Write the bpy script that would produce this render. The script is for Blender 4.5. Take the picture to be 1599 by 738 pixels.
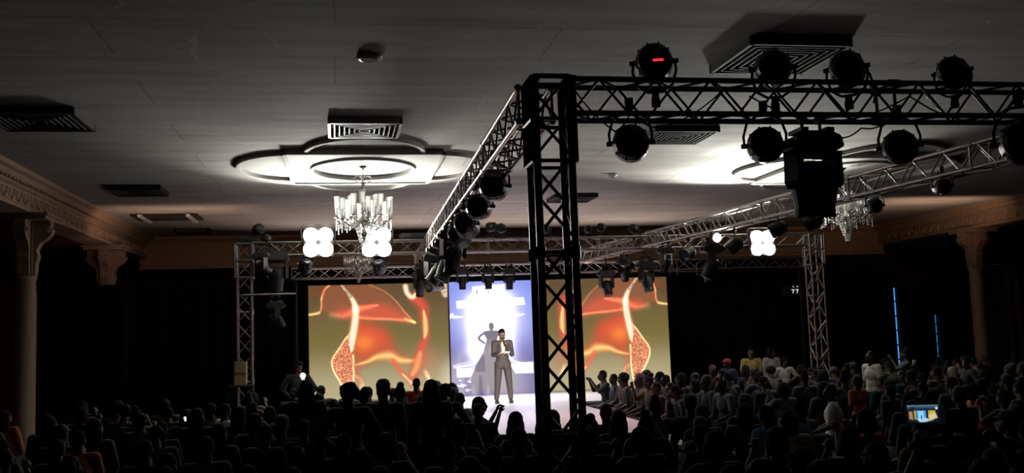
import bpy, bmesh, math, random
import numpy as np
from mathutils import Vector, Matrix, Quaternion
random.seed(7)
for o in list(bpy.data.objects): bpy.data.objects.remove(o)
SC = bpy.context.scene
COL = SC.collection

# ------------------------------------------------------------------ camera, world, lights, exposure
W, H, F = 1599, 738, 1500.0
CAMZ = 2.35
VPX, VPY, ROLL = 530.0, 525.0, 0.017
Yc = Vector(((VPX - W/2)/F, -(VPY - H/2)/F, -1)).normalized()
Zc = Vector((-ROLL, 1, 0)); Zc = (Zc - Yc*Zc.dot(Yc)).normalized()
Xc = Yc.cross(Zc)
R = Matrix((Xc, Yc, Zc))                       # camera space -> world
cam = bpy.data.cameras.new('camera'); camo = bpy.data.objects.new('camera', cam); COL.objects.link(camo)
cam.sensor_width = 36; cam.lens = 36*F/W; cam.clip_start = .05; cam.clip_end = 200
camo.matrix_world = Matrix.Translation((0, 0, CAMZ)) @ R.to_4x4()
SC.camera = camo
CO = Vector((0, 0, CAMZ))
def P(px, py, x=None, y=None, z=None):
    """the point of the place seen at a pixel of the photograph, on the plane x=, y= or z="""
    d = R @ Vector(((px - W/2)/F, -(py - H/2)/F, -1))
    t = (x/d.x) if x is not None else (y/d.y) if y is not None else ((z - CAMZ)/d.z)
    return CO + d*t
def proj(p):
    v = R.transposed() @ (Vector(p) - CO)
    return (W/2 + F*v.x/-v.z, H/2 - F*v.y/-v.z, -v.z)

world = bpy.data.worlds.new('dark_hall_air'); SC.world = world; world.use_nodes = True
world.node_tree.nodes['Background'].inputs[0].default_value = (.05, .04, .04, 1)
world.node_tree.nodes['Background'].inputs[1].default_value = .004
SC.view_settings.view_transform = 'Standard'; SC.view_settings.look = 'None'
SC.view_settings.exposure = 0.0; SC.view_settings.gamma = 1.0; SC.view_settings.use_curve_mapping = False
try:
    SC.cycles.use_denoising = True
    SC.cycles.max_bounces = 5; SC.cycles.diffuse_bounces = 3; SC.cycles.sample_clamp_indirect = 4
    SC.cycles.caustics_reflective = False; SC.cycles.caustics_refractive = False
except Exception: pass

BLINDER_W = 230.0      # watts of light thrown by each blinder
WASH_W = 30000.0         # front wash on the stage
def spot(name, loc, target, watts, color, size, blend=.5, rad=.08):
    l = bpy.data.lights.new(name, 'SPOT'); l.energy = watts; l.color = color; l.spot_size = math.radians(size)
    l.spot_blend = blend; l.shadow_soft_size = rad
    o = bpy.data.objects.new(name, l); COL.objects.link(o); o.location = loc
    o.rotation_euler = (Vector(target) - Vector(loc)).to_track_quat('-Z', 'Y').to_euler(); return o
def area(name, loc, target, watts, color, sx, sy):
    l = bpy.data.lights.new(name, 'AREA'); l.energy = watts; l.color = color; l.shape = 'RECTANGLE'; l.size = sx; l.size_y = sy
    o = bpy.data.objects.new(name, l); COL.objects.link(o); o.location = loc
    l.spread = math.radians(130); o.rotation_euler = (Vector(target) - Vector(loc)).to_track_quat('-Z', 'Y').to_euler(); return o

CEIL = 5.55; STAGE = .65
TRZ = 4.27                                     # height of the truss centre lines
XL, XR = -5.73, 18.55; YBEAM = 30.6; YBACK = 35.0; YSCR = 26.0; YNEAR = 7.75; YCROSS = 20.95
# washes on the stage, thrown by the lamps of the near truss
spot('stage_wash_beam', (3.2, 8.0, 3.75), (3.7, 23.2, 1.3), WASH_W*.5, (1, .90, .80), 8.5)
spot('stage_wash_beam', (4.9, 8.0, 3.75), (4.2, 23.2, 1.3), WASH_W*.4, (1, .90, .80), 8.5)
for i, x in enumerate((1.4, 2.9, 4.0, 5.0, 6.6)):
    spot('overhead_stage_beam', (x, 25.0, 3.45), (x + .1, 23.4, STAGE), (160, 330, 330, 330, 160)[i], (.90, .86, 1.0), 100, .9)
spot('runway_beam', (6.7, 18.0, 3.75), (4.2, 17.4, STAGE), 300, (1, .50, .50), 80, .9)
spot('runway_beam', (2.4, 21.5, 3.75), (3.9, 19.5, STAGE), 150, (.85, .8, 1), 80, .9)
# added warm fills without lamp bodies, brightening far ceiling, beam and friezes
area('added_ceiling_fill', (4.5, 28.4, 3.2), (4.5, 26.6, 5.5), 160, (1, .74, .64), 12, .5)
for x, w in ((-3.8, 13), (16.2, 22)):
    o = area('added_frieze_fill', (x, 23.6, 4.35), (x, 24.6, 5.5), w, (1, .60, .40), 3.0, .6)  # added fill beside each frieze, no fixture behind it
# ------------------------------------------------------------------ materials
def srgb(r, g, b):
    f = lambda c: (c/255)/12.92 if c/255 <= .04045 else (((c/255)+.055)/1.055)**2.4
    return (f(r), f(g), f(b), 1)
MATS = {}
def mat(name, col, rough=.6, metal=0, bump=0, bscale=20, var=0, vscale=5, emit=None, estr=1, spec=.5, trans=0, sheen=0):
    if name in MATS: return MATS[name]
    m = bpy.data.materials.new(name); m.use_nodes = True; MATS[name] = m
    nt = m.node_tree; b = nt.nodes['Principled BSDF']
    c = col if len(col) == 4 else (*col, 1)
    b.inputs['Base Color'].default_value = c; b.inputs['Roughness'].default_value = rough
    b.inputs['Metallic'].default_value = metal; b.inputs['Specular IOR Level'].default_value = spec
    b.inputs['Transmission Weight'].default_value = trans
    if sheen: b.inputs['Sheen Weight'].default_value = sheen
    tc = nt.nodes.new('ShaderNodeTexCoord')
    if var:
        n = nt.nodes.new('ShaderNodeTexNoise'); n.inputs['Scale'].default_value = vscale; n.inputs['Detail'].default_value = 5
        nt.links.new(tc.outputs['Object'], n.inputs['Vector'])
        mx = nt.nodes.new('ShaderNodeMix'); mx.data_type = 'RGBA'
        mx.inputs[6].default_value = tuple(x*(1-var) for x in c[:3]) + (1,)
        mx.inputs[7].default_value = tuple(min(1, x*(1+var)) for x in c[:3]) + (1,)
        nt.links.new(n.outputs['Fac'], mx.inputs[0]); nt.links.new(mx.outputs[2], b.inputs['Base Color'])
    if bump:
        n = nt.nodes.new('ShaderNodeTexNoise'); n.inputs['Scale'].default_value = bscale; n.inputs['Detail'].default_value = 4
        nt.links.new(tc.outputs['Object'], n.inputs['Vector'])
        bp = nt.nodes.new('ShaderNodeBump'); bp.inputs['Strength'].default_value = bump; bp.inputs['Distance'].default_value = .02
        nt.links.new(n.outputs['Fac'], bp.inputs['Height']); nt.links.new(bp.outputs['Normal'], b.inputs['Normal'])
    if emit is not None:
        b.inputs['Emission Color'].default_value = emit if len(emit) == 4 else (*emit, 1)
        b.inputs['Emission Strength'].default_value = estr
    return m
def ceiling_material():
    m = mat('ceiling_plaster', (.42, .41, .38), rough=.85, spec=.12)
    nt = m.node_tree; b = nt.nodes['Principled BSDF']; L = nt.links
    tc = nt.nodes.new('ShaderNodeTexCoord')
    br = nt.nodes.new('ShaderNodeTexBrick'); br.inputs['Scale'].default_value = 1; br.inputs['Brick Width'].default_value = 4.8
    br.inputs['Row Height'].default_value = 1.22; br.inputs['Mortar Size'].default_value = .012; br.inputs['Mortar Smooth'].default_value = .3
    br.inputs['Color1'].default_value = (.44, .43, .40, 1); br.inputs['Color2'].default_value = (.41, .40, .375, 1); br.inputs['Mortar'].default_value = (.26, .26, .24, 1)
    L.new(tc.outputs['Object'], br.inputs['Vector'])
    mp = nt.nodes.new('ShaderNodeMapping'); mp.inputs['Scale'].default_value = (.35, 2.2, 1); L.new(tc.outputs['Object'], mp.inputs[0])
    n = nt.nodes.new('ShaderNodeTexNoise'); n.inputs['Scale'].default_value = 1.1; n.inputs['Detail'].default_value = 6; n.inputs['Roughness'].default_value = .6
    L.new(mp.outputs[0], n.inputs['Vector'])
    rp = nt.nodes.new('ShaderNodeValToRGB'); rp.color_ramp.elements[0].position = .3; rp.color_ramp.elements[0].color = (.70, .70, .70, 1)
    rp.color_ramp.elements[1].position = .65; rp.color_ramp.elements[1].color = (1, 1, 1, 1); L.new(n.outputs['Fac'], rp.inputs[0])
    mx = nt.nodes.new('ShaderNodeMix'); mx.data_type = 'RGBA'; mx.blend_type = 'MULTIPLY'; mx.inputs[0].default_value = 1
    L.new(br.outputs['Color'], mx.inputs[6]); L.new(rp.outputs[0], mx.inputs[7])
    # hairline cracks
    v = nt.nodes.new('ShaderNodeTexVoronoi'); v.feature = 'DISTANCE_TO_EDGE'; v.inputs['Scale'].default_value = .33
    nz = nt.nodes.new('ShaderNodeTexNoise'); nz.inputs['Scale'].default_value = 1.6; nz.inputs['Detail'].default_value = 5
    L.new(tc.outputs['Object'], nz.inputs['Vector'])
    ad = nt.nodes.new('ShaderNodeVectorMath'); ad.operation = 'MULTIPLY_ADD'; ad.inputs[1].default_value = (.9, .9, 0)
    L.new(nz.outputs['Color'], ad.inputs[0]); L.new(tc.outputs['Object'], ad.inputs[2]); L.new(ad.outputs[0], v.inputs['Vector'])
    cr = nt.nodes.new('ShaderNodeMath'); cr.operation = 'LESS_THAN'; cr.inputs[1].default_value = .002; L.new(v.outputs['Distance'], cr.inputs[0])
    m3 = nt.nodes.new('ShaderNodeMix'); m3.data_type = 'RGBA'; L.new(cr.outputs[0], m3.inputs[0]); L.new(mx.outputs[2], m3.inputs[6])
    m3.inputs[7].default_value = (.5, .5, .47, 1); L.new(m3.outputs[2], b.inputs['Base Color'])
    n2 = nt.nodes.new('ShaderNodeTexNoise'); n2.inputs['Scale'].default_value = .9; n2.inputs['Detail'].default_value = 3; L.new(mp.outputs[0], n2.inputs['Vector'])
    ms = nt.nodes.new('ShaderNodeMath'); ms.operation = 'MULTIPLY_ADD'; ms.inputs[1].default_value = -.12
    L.new(br.outputs['Fac'], ms.inputs[0]); L.new(n2.outputs['Fac'], ms.inputs[2])
    bp = nt.nodes.new('ShaderNodeBump'); bp.inputs['Strength'].default_value = .35; bp.inputs['Distance'].default_value = .03
    L.new(ms.outputs[0], bp.inputs['Height']); L.new(bp.outputs['Normal'], b.inputs['Normal'])
    return m
M_CEIL = ceiling_material()
M_MOULD = mat('moulding_plaster', (.42, .415, .39), .8, spec=.15)
M_FRIEZE = mat('frieze_plaster', (.42, .29, .19), .7, bump=.5, bscale=6, var=.2)
M_COL = mat('column_paint', (.34, .24, .18), .6, var=.12)
M_WALL = mat('wall_paint', (.10, .028, .018), .75, var=.25, vscale=1.5, bump=.15)
M_DRAPE = mat('black_drape', (.0025, .0025, .003), .98, spec=.1)
M_CURT = mat('brown_curtain', (.05, .03, .022), .9)
M_FLOOR = mat('carpet', (.02, .015, .015), .95, bump=.4, bscale=60, var=.3)
M_BLACK = mat('black_fixture', (.012, .012, .013), .42)
M_BLACKM = mat('black_matte', (.008, .008, .008), .8)
M_TRUSS = mat('truss_aluminium', (.34, .31, .29), .34, metal=1, var=.12, vscale=3)
M_TRUSSD = mat('truss_backlit', (.075, .055, .05), .4, metal=.7, var=.3, vscale=4)  # near truss aluminium, its backlit darkness put into the colour
M_STAGE = mat('stage_top', (.78, .76, .8), .35, bump=.05, var=.04, vscale=2)
M_STAGEK = mat('stage_skirt', (.01, .01, .01), .9)
M_LENS = mat('lens_glass', (.03, .035, .04), .08, spec=.8)
M_CHROME = mat('chrome', (.75, .75, .72), .18, metal=1)
M_BLIND = mat('blinder_glow', (1, 1, 1), emit=(1, .98, .9), estr=40)
M_PARON = mat('par_glow', (1, 1, 1), emit=(.9, 1, 1), estr=16)
M_BULB = mat('candle_glow', (1, 1, 1), emit=(1, .95, .82), estr=1.2)
M_CARD = mat('white_card', (.8, .78, .72), .6)
M_WHITE = mat('white_cloth', (.75, .73, .68), .8)
M_CREAM = mat('cream_box', (.55, .45, .25), .6)
M_LED = mat('red_led', (.2, 0, 0), emit=(1, .02, .02), estr=2)
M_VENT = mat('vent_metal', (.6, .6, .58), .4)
M_DARK = mat('duct_dark', (.01, .01, .01), .9)
M_SIGNW = mat('sign_white', (.8, .8, .8), emit=(.8, .85, .8), estr=.7)
M_SKYB = mat('daylight_pane', (.1, .2, .4), emit=srgb(70, 140, 215), estr=1.3)
def glass_mat():
    m = bpy.data.materials.new('shade_glass'); m.use_nodes = True; nt = m.node_tree; nt.nodes.clear()
    o = nt.nodes.new('ShaderNodeOutputMaterial'); t = nt.nodes.new('ShaderNodeBsdfTransparent'); tl = nt.nodes.new('ShaderNodeBsdfTranslucent')
    g = nt.nodes.new('ShaderNodeBsdfGlossy'); g.inputs['Roughness'].default_value = .08; tl.inputs[0].default_value = (.95, .97, .93, 1)
    a = nt.nodes.new('ShaderNodeMixShader'); a.inputs[0].default_value = .55
    lw = nt.nodes.new('ShaderNodeLayerWeight'); lw.inputs[0].default_value = .45
    b = nt.nodes.new('ShaderNodeMixShader')
    nt.links.new(t.outputs[0], a.inputs[1]); nt.links.new(tl.outputs[0], a.inputs[2])
    nt.links.new(lw.outputs['Facing'], b.inputs[0]); nt.links.new(a.outputs[0], b.inputs[1]); nt.links.new(g.outputs[0], b.inputs[2])
    nt.links.new(b.outputs[0], o.inputs[0]); return m
M_GLASS = glass_mat()
def attr_mat(name, strength):
    m = bpy.data.materials.new(name); m.use_nodes = True; nt = m.node_tree
    b = nt.nodes['Principled BSDF']; b.inputs['Base Color'].default_value = (.02, .02, .02, 1); b.inputs['Roughness'].default_value = .5
    a = nt.nodes.new('ShaderNodeAttribute'); a.attribute_name = 'picture'
    nt.links.new(a.outputs['Color'], b.inputs['Emission Color']); b.inputs['Emission Strength'].default_value = strength
    return m
# ------------------------------------------------------------------ mesh helpers
def bm_box(bm, c, s, rot=None):
    r = bmesh.ops.create_cube(bm, size=1)['verts']
    for v in r:
        p = Vector((v.co.x*s[0], v.co.y*s[1], v.co.z*s[2]))
        if rot is not None: p = rot @ p
        v.co = p + Vector(c)
    return r
def frame_of(d):
    d = Vector(d).normalized(); u = Vector((0, 0, 1)) if abs(d.z) < .95 else Vector((1, 0, 0))
    a = d.cross(u).normalized(); return a, d.cross(a)
def bm_tube(bm, pts, r, n=8, caps=True, r1=None):
    pts = [Vector(p) for p in pts]; rings = []
    for i, p in enumerate(pts):
        d = (pts[min(i+1, len(pts)-1)] - pts[max(i-1, 0)]); a, b = frame_of(d)
        if rings and a.dot(pa) < 0: a = -a; b = -b
        pa = a
        rr = r if r1 is None else r + (r1-r)*i/(len(pts)-1)
        rings.append([bm.verts.new(p + a*rr*math.cos(2*math.pi*k/n) + b*rr*math.sin(2*math.pi*k/n)) for k in range(n)])
    for i in range(len(rings)-1):
        for k in range(n):
            bm.faces.new((rings[i][k], rings[i][(k+1) % n], rings[i+1][(k+1) % n], rings[i+1][k]))
    if caps:
        bm.faces.new(rings[0][::-1]); bm.faces.new(rings[-1])
def bm_lathe(bm, prof, n=20, M=None, caps=True):
    """prof: (radius, z) pairs turned about z; M: 4x4 placement"""
    rings = []
    for r, z in prof:
        rings.append([bm.verts.new((M @ Vector((r*math.cos(2*math.pi*k/n), r*math.sin(2*math.pi*k/n), z))) if M else Vector((r*math.cos(2*math.pi*k/n), r*math.sin(2*math.pi*k/n), z))) for k in range(n)])
    for i in range(len(rings)-1):
        for k in range(n): bm.faces.new((rings[i][k], rings[i][(k+1) % n], rings[i+1][(k+1) % n], rings[i+1][k]))
    if caps:
        bm.faces.new(rings[0][::-1]); bm.faces.new(rings[-1])
def bm_prism(bm, poly, y0, y1, fn=None):
    """poly: (x, z) outline pushed from y0 to y1"""
    fn = fn or (lambda x, y, z: Vector((x, y, z)))
    a = [bm.verts.new(fn(x, y0, z)) for x, z in poly]; b = [bm.verts.new(fn(x, y1, z)) for x, z in poly]
    n = len(poly); bm.faces.new(a); bm.faces.new(b[::-1])
    for i in range(n): bm.faces.new((a[i], b[i], b[(i+1) % n], a[(i+1) % n]))
def bm_ell(bm, c, s, rot=None, seg=12):
    r = bmesh.ops.create_uvsphere(bm, u_segments=seg, v_segments=max(6, seg*2//3), radius=1)['verts']
    for v in r:
        p = Vector((v.co.x*s[0], v.co.y*s[1], v.co.z*s[2]))
        if rot is not None: p = rot @ p
        v.co = p + Vector(c)
def to_mesh(name, bm, m, smooth=False):
    bmesh.ops.recalc_face_normals(bm, faces=bm.faces)
    me = bpy.data.meshes.new(name); bm.to_mesh(me); bm.free()
    if m: me.materials.append(m)
    if smooth:
        for p in me.polygons: p.use_smooth = True
    return me
def obj(name, bm, m, parent=None, smooth=False, loc=(0, 0, 0)):
    me = to_mesh(name, bm, m, smooth) if isinstance(bm, bmesh.types.BMesh) else bm
    o = bpy.data.objects.new(name, me); COL.objects.link(o); o.location = loc
    if parent is not None: o.parent = parent
    return o
def tag(o, label=None, cat=None, group=None, kind=None):
    if label: o['label'] = label
    if cat: o['category'] = cat
    if group: o['group'] = group
    if kind: o['kind'] = kind
    return o
def thing(name, label, cat, loc=(0, 0, 0), rz=0, group=None):
    o = bpy.data.objects.new(name, None); COL.objects.link(o); o.location = loc; o.rotation_euler = (0, 0, rz)
    o.empty_display_size = .1
    return tag(o, label, cat, group)
def struct(name, bm, m, smooth=False, parent=None):
    o = obj(name, bm, m, parent, smooth)
    if parent is None: o['kind'] = 'structure'
    return o
def kids(o): return [c for c in COL.objects if c.parent == o]
def dup(o, parent=None, _map=None):
    if _map is None:
        _map = {}
        for c in COL.objects:
            if c.parent: _map.setdefault(c.parent.name, []).append(c)
    c = o.copy(); COL.objects.link(c)
    if parent: c.parent = parent
    for ch in _map.get(o.name, []): dup(ch, c, _map)
    return c
def B(): return bmesh.new()
# ================================================================== THE ROOM
X0, X1, Y0 = -9.5, 24.5, -3.0
def slab(name, x0, x1, y0, y1, z0, z1, m):
    b = B(); bm_box(b, ((x0+x1)/2, (y0+y1)/2, (z0+z1)/2), (x1-x0, y1-y0, z1-z0)); return struct(name, b, m)
slab('floor', X0, X1, Y0, YBACK, -.1, 0, M_FLOOR)
slab('ceiling', X0, X1, Y0, YBACK, CEIL, CEIL+.12, M_CEIL)
slab('wall_left', X0-.2, X0, Y0, YBACK, 0, CEIL, M_WALL)
slab('wall_right', X1, X1+.2, Y0, YBACK, 0, CEIL, M_WALL)
slab('wall_near', X0, X1, Y0-.2, Y0, 0, CEIL, M_WALL)
# far wall with two narrow windows left open in it
wx = [P(1398, 500, y=YBACK).x, P(1461, 515, y=YBACK).x]
wz = [(P(1398, 560, y=YBACK).z-.6, P(1395, 448, y=YBACK).z), (P(1460, 548, y=YBACK).z-.9, P(1460, 490, y=YBACK).z)]
b = B()
xs = [X0, wx[0]-.16, wx[0]+.16, wx[1]-.14, wx[1]+.14, X1]
for i in (0, 2, 4): bm_box(b, ((xs[i]+xs[i+1])/2, YBACK+.1, CEIL/2), (xs[i+1]-xs[i], .2, CEIL))
for i in (0, 1):
    x = wx[i]; w = (.32, .28)[i]; z0, z1 = wz[i]
    bm_box(b, (x, YBACK+.1, z0/2), (w, .2, z0)); bm_box(b, (x, YBACK+.1, (z1+CEIL)/2), (w, .2, CEIL-z1))
struct('wall_back', b, M_WALL)
for i in (0, 1):
    x = wx[i]; w = (.32, .28)[i]; z0, z1 = wz[i]
    b = B(); bm_box(b, (x, YBACK+.14, (z0+z1)/2), (w, .02, z1-z0)); wdw = struct(f'window_{i+1}', b, M_SKYB)
    b = B()
    for zz in np.linspace(z0, z1, 7): bm_box(b, (x, YBACK+.1, zz), (w, .05, .05))
    for sx in (-1, 1): bm_box(b, (x+sx*w/2, YBACK+.1, (z0+z1)/2), (.04, .05, z1-z0))
    struct('window_frame', b, M_BLACKM, parent=wdw)
# friezes over the two colonnades (a moulded beam each) and the soffits of the aisles
def frieze_profile(s):          # (distance into the hall, z); s = +1 left frieze, -1 right
    pr = [(0, 4.9), (.10, 4.9), (.10, 4.97), (.06, 5.0), (.06, 5.26), (.12, 5.29), (.12, 5.34), (.2, 5.38), (.24, 5.45), (.32, 5.48), (.34, 5.55), (-.5, 5.55), (-.5, 4.9)]
    return [(s*a, z) for a, z in pr]
for nm, x, s in (('trim_1', XL-.1, 1), ('trim_2', XR+.1, -1)):
    b = B(); bm_prism(b, [(x+a, z) for a, z in frieze_profile(s)], Y0, YBACK)
    y = 8.0
    while y < 34.5:                                  # acanthus leaves in relief along the band
        bm_ell(b, (x+s*.07, y, 5.12), (.03, .11, .1), seg=8); bm_ell(b, (x+s*.09, y, 5.07), (.03, .04, .07), seg=6)
        bm_ell(b, (x+s*.07, y+.2, 5.16), (.025, .05, .07), seg=6)
        bm_box(b, (x+s*.14, y, 5.36), (.1, .09, .05)); bm_box(b, (x+s*.14, y+.2, 5.36), (.1, .09, .05))
        y += .4
    struct(nm, b, M_FRIEZE)
slab('trim_3', X0, XL-.6, Y0, YBACK, 4.9, 5.0, M_WALL)
slab('trim_4', XR+.6, X1, Y0, YBACK, 4.9, 5.0, M_WALL)
# beam across the far end
zb = P(600, 413, y=YBEAM).z
b = B()
bm_prism(b, [(YBEAM+.5, CEIL), (YBEAM-.14, CEIL), (YBEAM-.14, CEIL-.08), (YBEAM, CEIL-.2), (YBEAM, zb+.12), (YBEAM-.06, zb+.08), (YBEAM-.06, zb), (YBEAM+.5, zb)], XL-.2, XR+.2, fn=lambda x, y, z: Vector((y, x, z)))
x = XL+.3
while x < XR:
    bm_box(b, (x, YBEAM-.01, (zb+CEIL)/2-.02), (.34, .05, (CEIL-zb)*.45)); x += .5
struct('trim_5', b, M_FRIEZE)

# ------------------------------------------------------------------ columns
def column(x, y, label, s):
    t = thing('column', label, 'column', (x, y, 0))
    b = B(); bm_lathe(b, [(.27, 0), (.27, .12), (.24, .16), (.255, .22), (.2, .28), (.195, 3.3), (.175, 3.62), (.2, 3.66), (.2, 3.72), (.17, 3.74)], 24)
    obj('shaft', b, M_COL, t, True)
    b = B(); bm_box(b, (0, 0, .03), (.62, .62, .06)); obj('plinth', b, M_COL, t)
    # square neck with scroll brackets on its four sides
    b = B(); bm_box(b, (0, 0, 4.24), (.3, .3, 1.08)); bm_box(b, (0, 0, 4.83), (.95, .95, .08)); bm_box(b, (0, 0, 4.885), (1.05, 1.05, .05)); obj('capital', b, M_COL, t)
    pr = [(.1, 3.7), (.19, 3.74), (.2, 3.95), (.24, 4.1), (.21, 4.22), (.28, 4.36), (.4, 4.44), (.47, 4.52), (.50, 4.62), (.44, 4.66), (.47, 4.72), (.46, 4.8), (.1, 4.8)]
    for k in range(4):
        q = Matrix.Rotation(k*math.pi/2, 3, 'Z')
        b = B(); bm_prism(b, pr, -.11, .11, fn=lambda x, y, z: q @ Vector((x, y, z)))
        for yy in (-.115, .115):
            c = q @ Vector((.42, yy, 4.6)); bm_ell(b, c, (.05, .05, .05), seg=8)
        obj('scroll_bracket', b, M_COL, t)
    return t
cl = P(45, 420, x=XL-.2); cr = P(1521, 420, x=XR+.2)
column(XL-.25, cl.y, 'pale column with scroll brackets carrying the left frieze', 1)
column(XL-.25, cl.y+6.6, 'dim column beside the black drape on the left, under the left frieze', 1)
column(XR+.25, cr.y, 'brown lit column with scroll brackets under the right frieze', -1)
column(XR+.25, cr.y+6.9, 'dim column behind the right stage tower, under the right frieze', -1)

# ------------------------------------------------------------------ ceiling fittings
M2 = Matrix
def ring(b, cx, cy, rx, ry, w, z0, z1, n=72, keep=None):
    vs = []
    for k in range(n):
        a = 2*math.pi*k/n; c, s_ = math.cos(a), math.sin(a)
        vs.append([b.verts.new((cx+(rx-d)*c, cy+(ry-d)*s_, z)) for d, z in ((0, z1), (0, z0), (w, z0), (w, z1))])
    for k in range(n):
        a = 2*math.pi*(k+.5)/n
        if keep and not keep(cx+rx*math.cos(a), cy+ry*math.sin(a)): continue
        p, q = vs[k], vs[(k+1) % n]
        for i in range(4): b.faces.new((p[i], q[i], q[(i+1) % 4], p[(i+1) % 4]))
    bmesh.ops.delete(b, geom=[v for v in b.verts if not v.link_faces], context='VERTS')
def medallion(cx, cy, label):
    t = thing('ceiling_medallion', label, 'ceiling medallion', (cx, cy, CEIL))
    hx, hy = 1.36, 1.62
    for dx, dy in ((-1, 0), (1, 0), (0, -1), (0, 1)):
        b = B(); ring(b, dx*hx*.93, dy*hy*.9, 1.05, 1.42 if dy == 0 else 1.35, .07, -.075, .01, 120, lambda x, y: abs(x) > hx-.02 or abs(y) > hy-.02); obj('ring_moulding', b, M_MOULD, t)
    # square panel with a round recess
    n = 72; b = B(); inner0, outer0, inner1, outer1 = [], [], [], []
    for k in range(n):
        a = 2*math.pi*k/n; c, s_ = math.cos(a), math.sin(a); q = 1/max(abs(c), abs(s_))
        for lst, (x, y, z) in ((inner0, (.93*c, 1.12*s_, -.07)), (outer0, (hx*c*q, hy*s_*q, -.07)), (inner1, (.93*c, 1.12*s_, -.012)), (outer1, (hx*c*q, hy*s_*q, .01))):
            lst.append(b.verts.new((x, y, z)))
    for k in range(n):
        j = (k+1) % n
        b.faces.new((inner0[k], inner0[j], outer0[j], outer0[k])); b.faces.new((outer0[k], outer0[j], outer1[j], outer1[k])); b.faces.new((inner0[k], inner0[j], inner1[j], inner1[k]))
    b.faces.new(inner1)
    obj('square_panel', b, M_MOULD, t)
    b = B(); ring(b, 0, 0, .98, 1.17, .06, -.11, -.065); obj('ring_moulding', b, M_MOULD, t)
    b = B()
    for x0, y0, x1, y1 in ((-hx, -hy, hx, -hy), (hx, -hy, hx, hy), (hx, hy, -hx, hy), (-hx, hy, -hx, -hy)):
        bm_box(b, ((x0+x1)/2, (y0+y1)/2, -.085), (abs(x1-x0)+.06, abs(y1-y0)+.06, .04))
    obj('edge_moulding', b, M_MOULD, t)
MC1 = (.49, 18.15); c2 = P(1322, 350, y=18.6); MC2 = (c2.x, 18.6)
medallion(*MC1, 'square and four-ring plaster medallion above the fully visible chandelier')
medallion(*MC2, 'plaster medallion behind the right truss, above the right chandelier')

M_VENTD = mat('vent_metal_unlit', (.04, .037, .034), .7, spec=.2)  # vent metal again, the lack of light put in as darker colour
def diffuser(px, py, w, label, m=M_VENT):
    p = P(px, py, z=CEIL-.08)
    t = thing('air_diffuser', label, 'air vent', (p.x, p.y, CEIL))
    b = B(); h = w/2
    for (ax, ay, bx, by) in ((-h, -h, h, -h), (h, -h, h, h), (h, h, -h, h), (-h, h, -h, -h)):
        bm_box(b, ((ax+bx)/2, (ay+by)/2, -.05), (abs(ax-bx)+.04, abs(ay-by)+.04, .1))
    obj('frame', b, m, t)
    b = B(); bm_box(b, (0, 0, -.005), (w, w, .02)); obj('duct_opening', b, M_DARK, t)
    b = B()
    for k in range(1, 7):
        q = h*k/7
        for (ax, ay, bx, by) in ((-q, -q, q, -q), (q, -q, q, q), (q, q, -q, q), (-q, q, -q, -q)):
            bm_box(b, ((ax+bx)/2, (ay+by)/2, -.07), (abs(ax-bx)+.018, abs(ay-by)+.018, .06))
    obj('louvres', b, m, t)
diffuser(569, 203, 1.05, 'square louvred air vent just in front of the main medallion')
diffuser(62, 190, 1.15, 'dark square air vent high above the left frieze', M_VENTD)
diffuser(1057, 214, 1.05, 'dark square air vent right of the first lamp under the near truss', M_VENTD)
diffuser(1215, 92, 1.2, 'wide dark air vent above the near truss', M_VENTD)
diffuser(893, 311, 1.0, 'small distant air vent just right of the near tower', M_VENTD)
diffuser(303, 363, .9, 'small unlit air vent close to the far beam, left end', M_VENTD)
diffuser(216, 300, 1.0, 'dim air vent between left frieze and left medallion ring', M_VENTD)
b = B(); bm_lathe(b, [(.15, 0), (.15, -.03), (.12, -.05)], 24); o = obj('ceiling_speaker', b, M_VENT, None, True, P(577, 87, z=CEIL)); tag(o, 'small round speaker flush in the dark ceiling near its front', 'speaker')
b = B(); bm_lathe(b, [(.10, .001), (.10, -.055), (.001, -.056)], 20, caps=False); g = obj('grille', b, M_DARK, o)
p = P(957, 271, z=CEIL); b = B(); bm_lathe(b, [(.1, 0), (.1, -.05), (.05, -.07)], 20); o = obj('smoke_detector', b, M_VENT, None, True, p); tag(o, 'small smoke detector on the ceiling above the cross truss', 'smoke detector')
b = B(); bm_lathe(b, [(.03, -.07), (.03, -.085)], 10); obj('sensor', b, M_DARK, o)
# access panels hanging open above the left aisle
p = P(262, 338, z=CEIL)
t = thing('ceiling_access_panel', 'open ceiling access panel with two pale battens on the left', 'panel', (p.x, p.y, CEIL))
b = B(); bm_box(b, (0, 0, -.02), (1.6, 1.2, .04)); obj('opening', b, M_DARK, t)
for dx in (-.55, .6):
    b = B(); bm_box(b, (dx, 0, -.06), (.09, 1.5, .06)); obj('batten', b, M_VENT, t)

# ================================================================== STAGE, RUNWAY, SCREENS
t = thing('stage', 'raised white-topped stage in front of the screens', 'stage', (4.2, 24, 0))
b = B(); bm_box(b, (0, .05, .62), (10.6, 4.1, .06)); obj('deck', b, M_STAGE, t)
b = B(); bm_box(b, (0, .05, .295), (10.5, 4.0, .59)); obj('skirt', b, M_STAGEK, t)
t = thing('runway', 'long raised catwalk running from the stage into the crowd', 'runway', (3.95, 17.6, 0))
b = B(); bm_box(b, (0, 0, .62), (2.7, 8.7, .06)); obj('deck', b, M_STAGE, t)
b = B(); bm_box(b, (0, 0, .295), (2.6, 8.6, .59)); obj('skirt', b, M_STAGEK, t)

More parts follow.
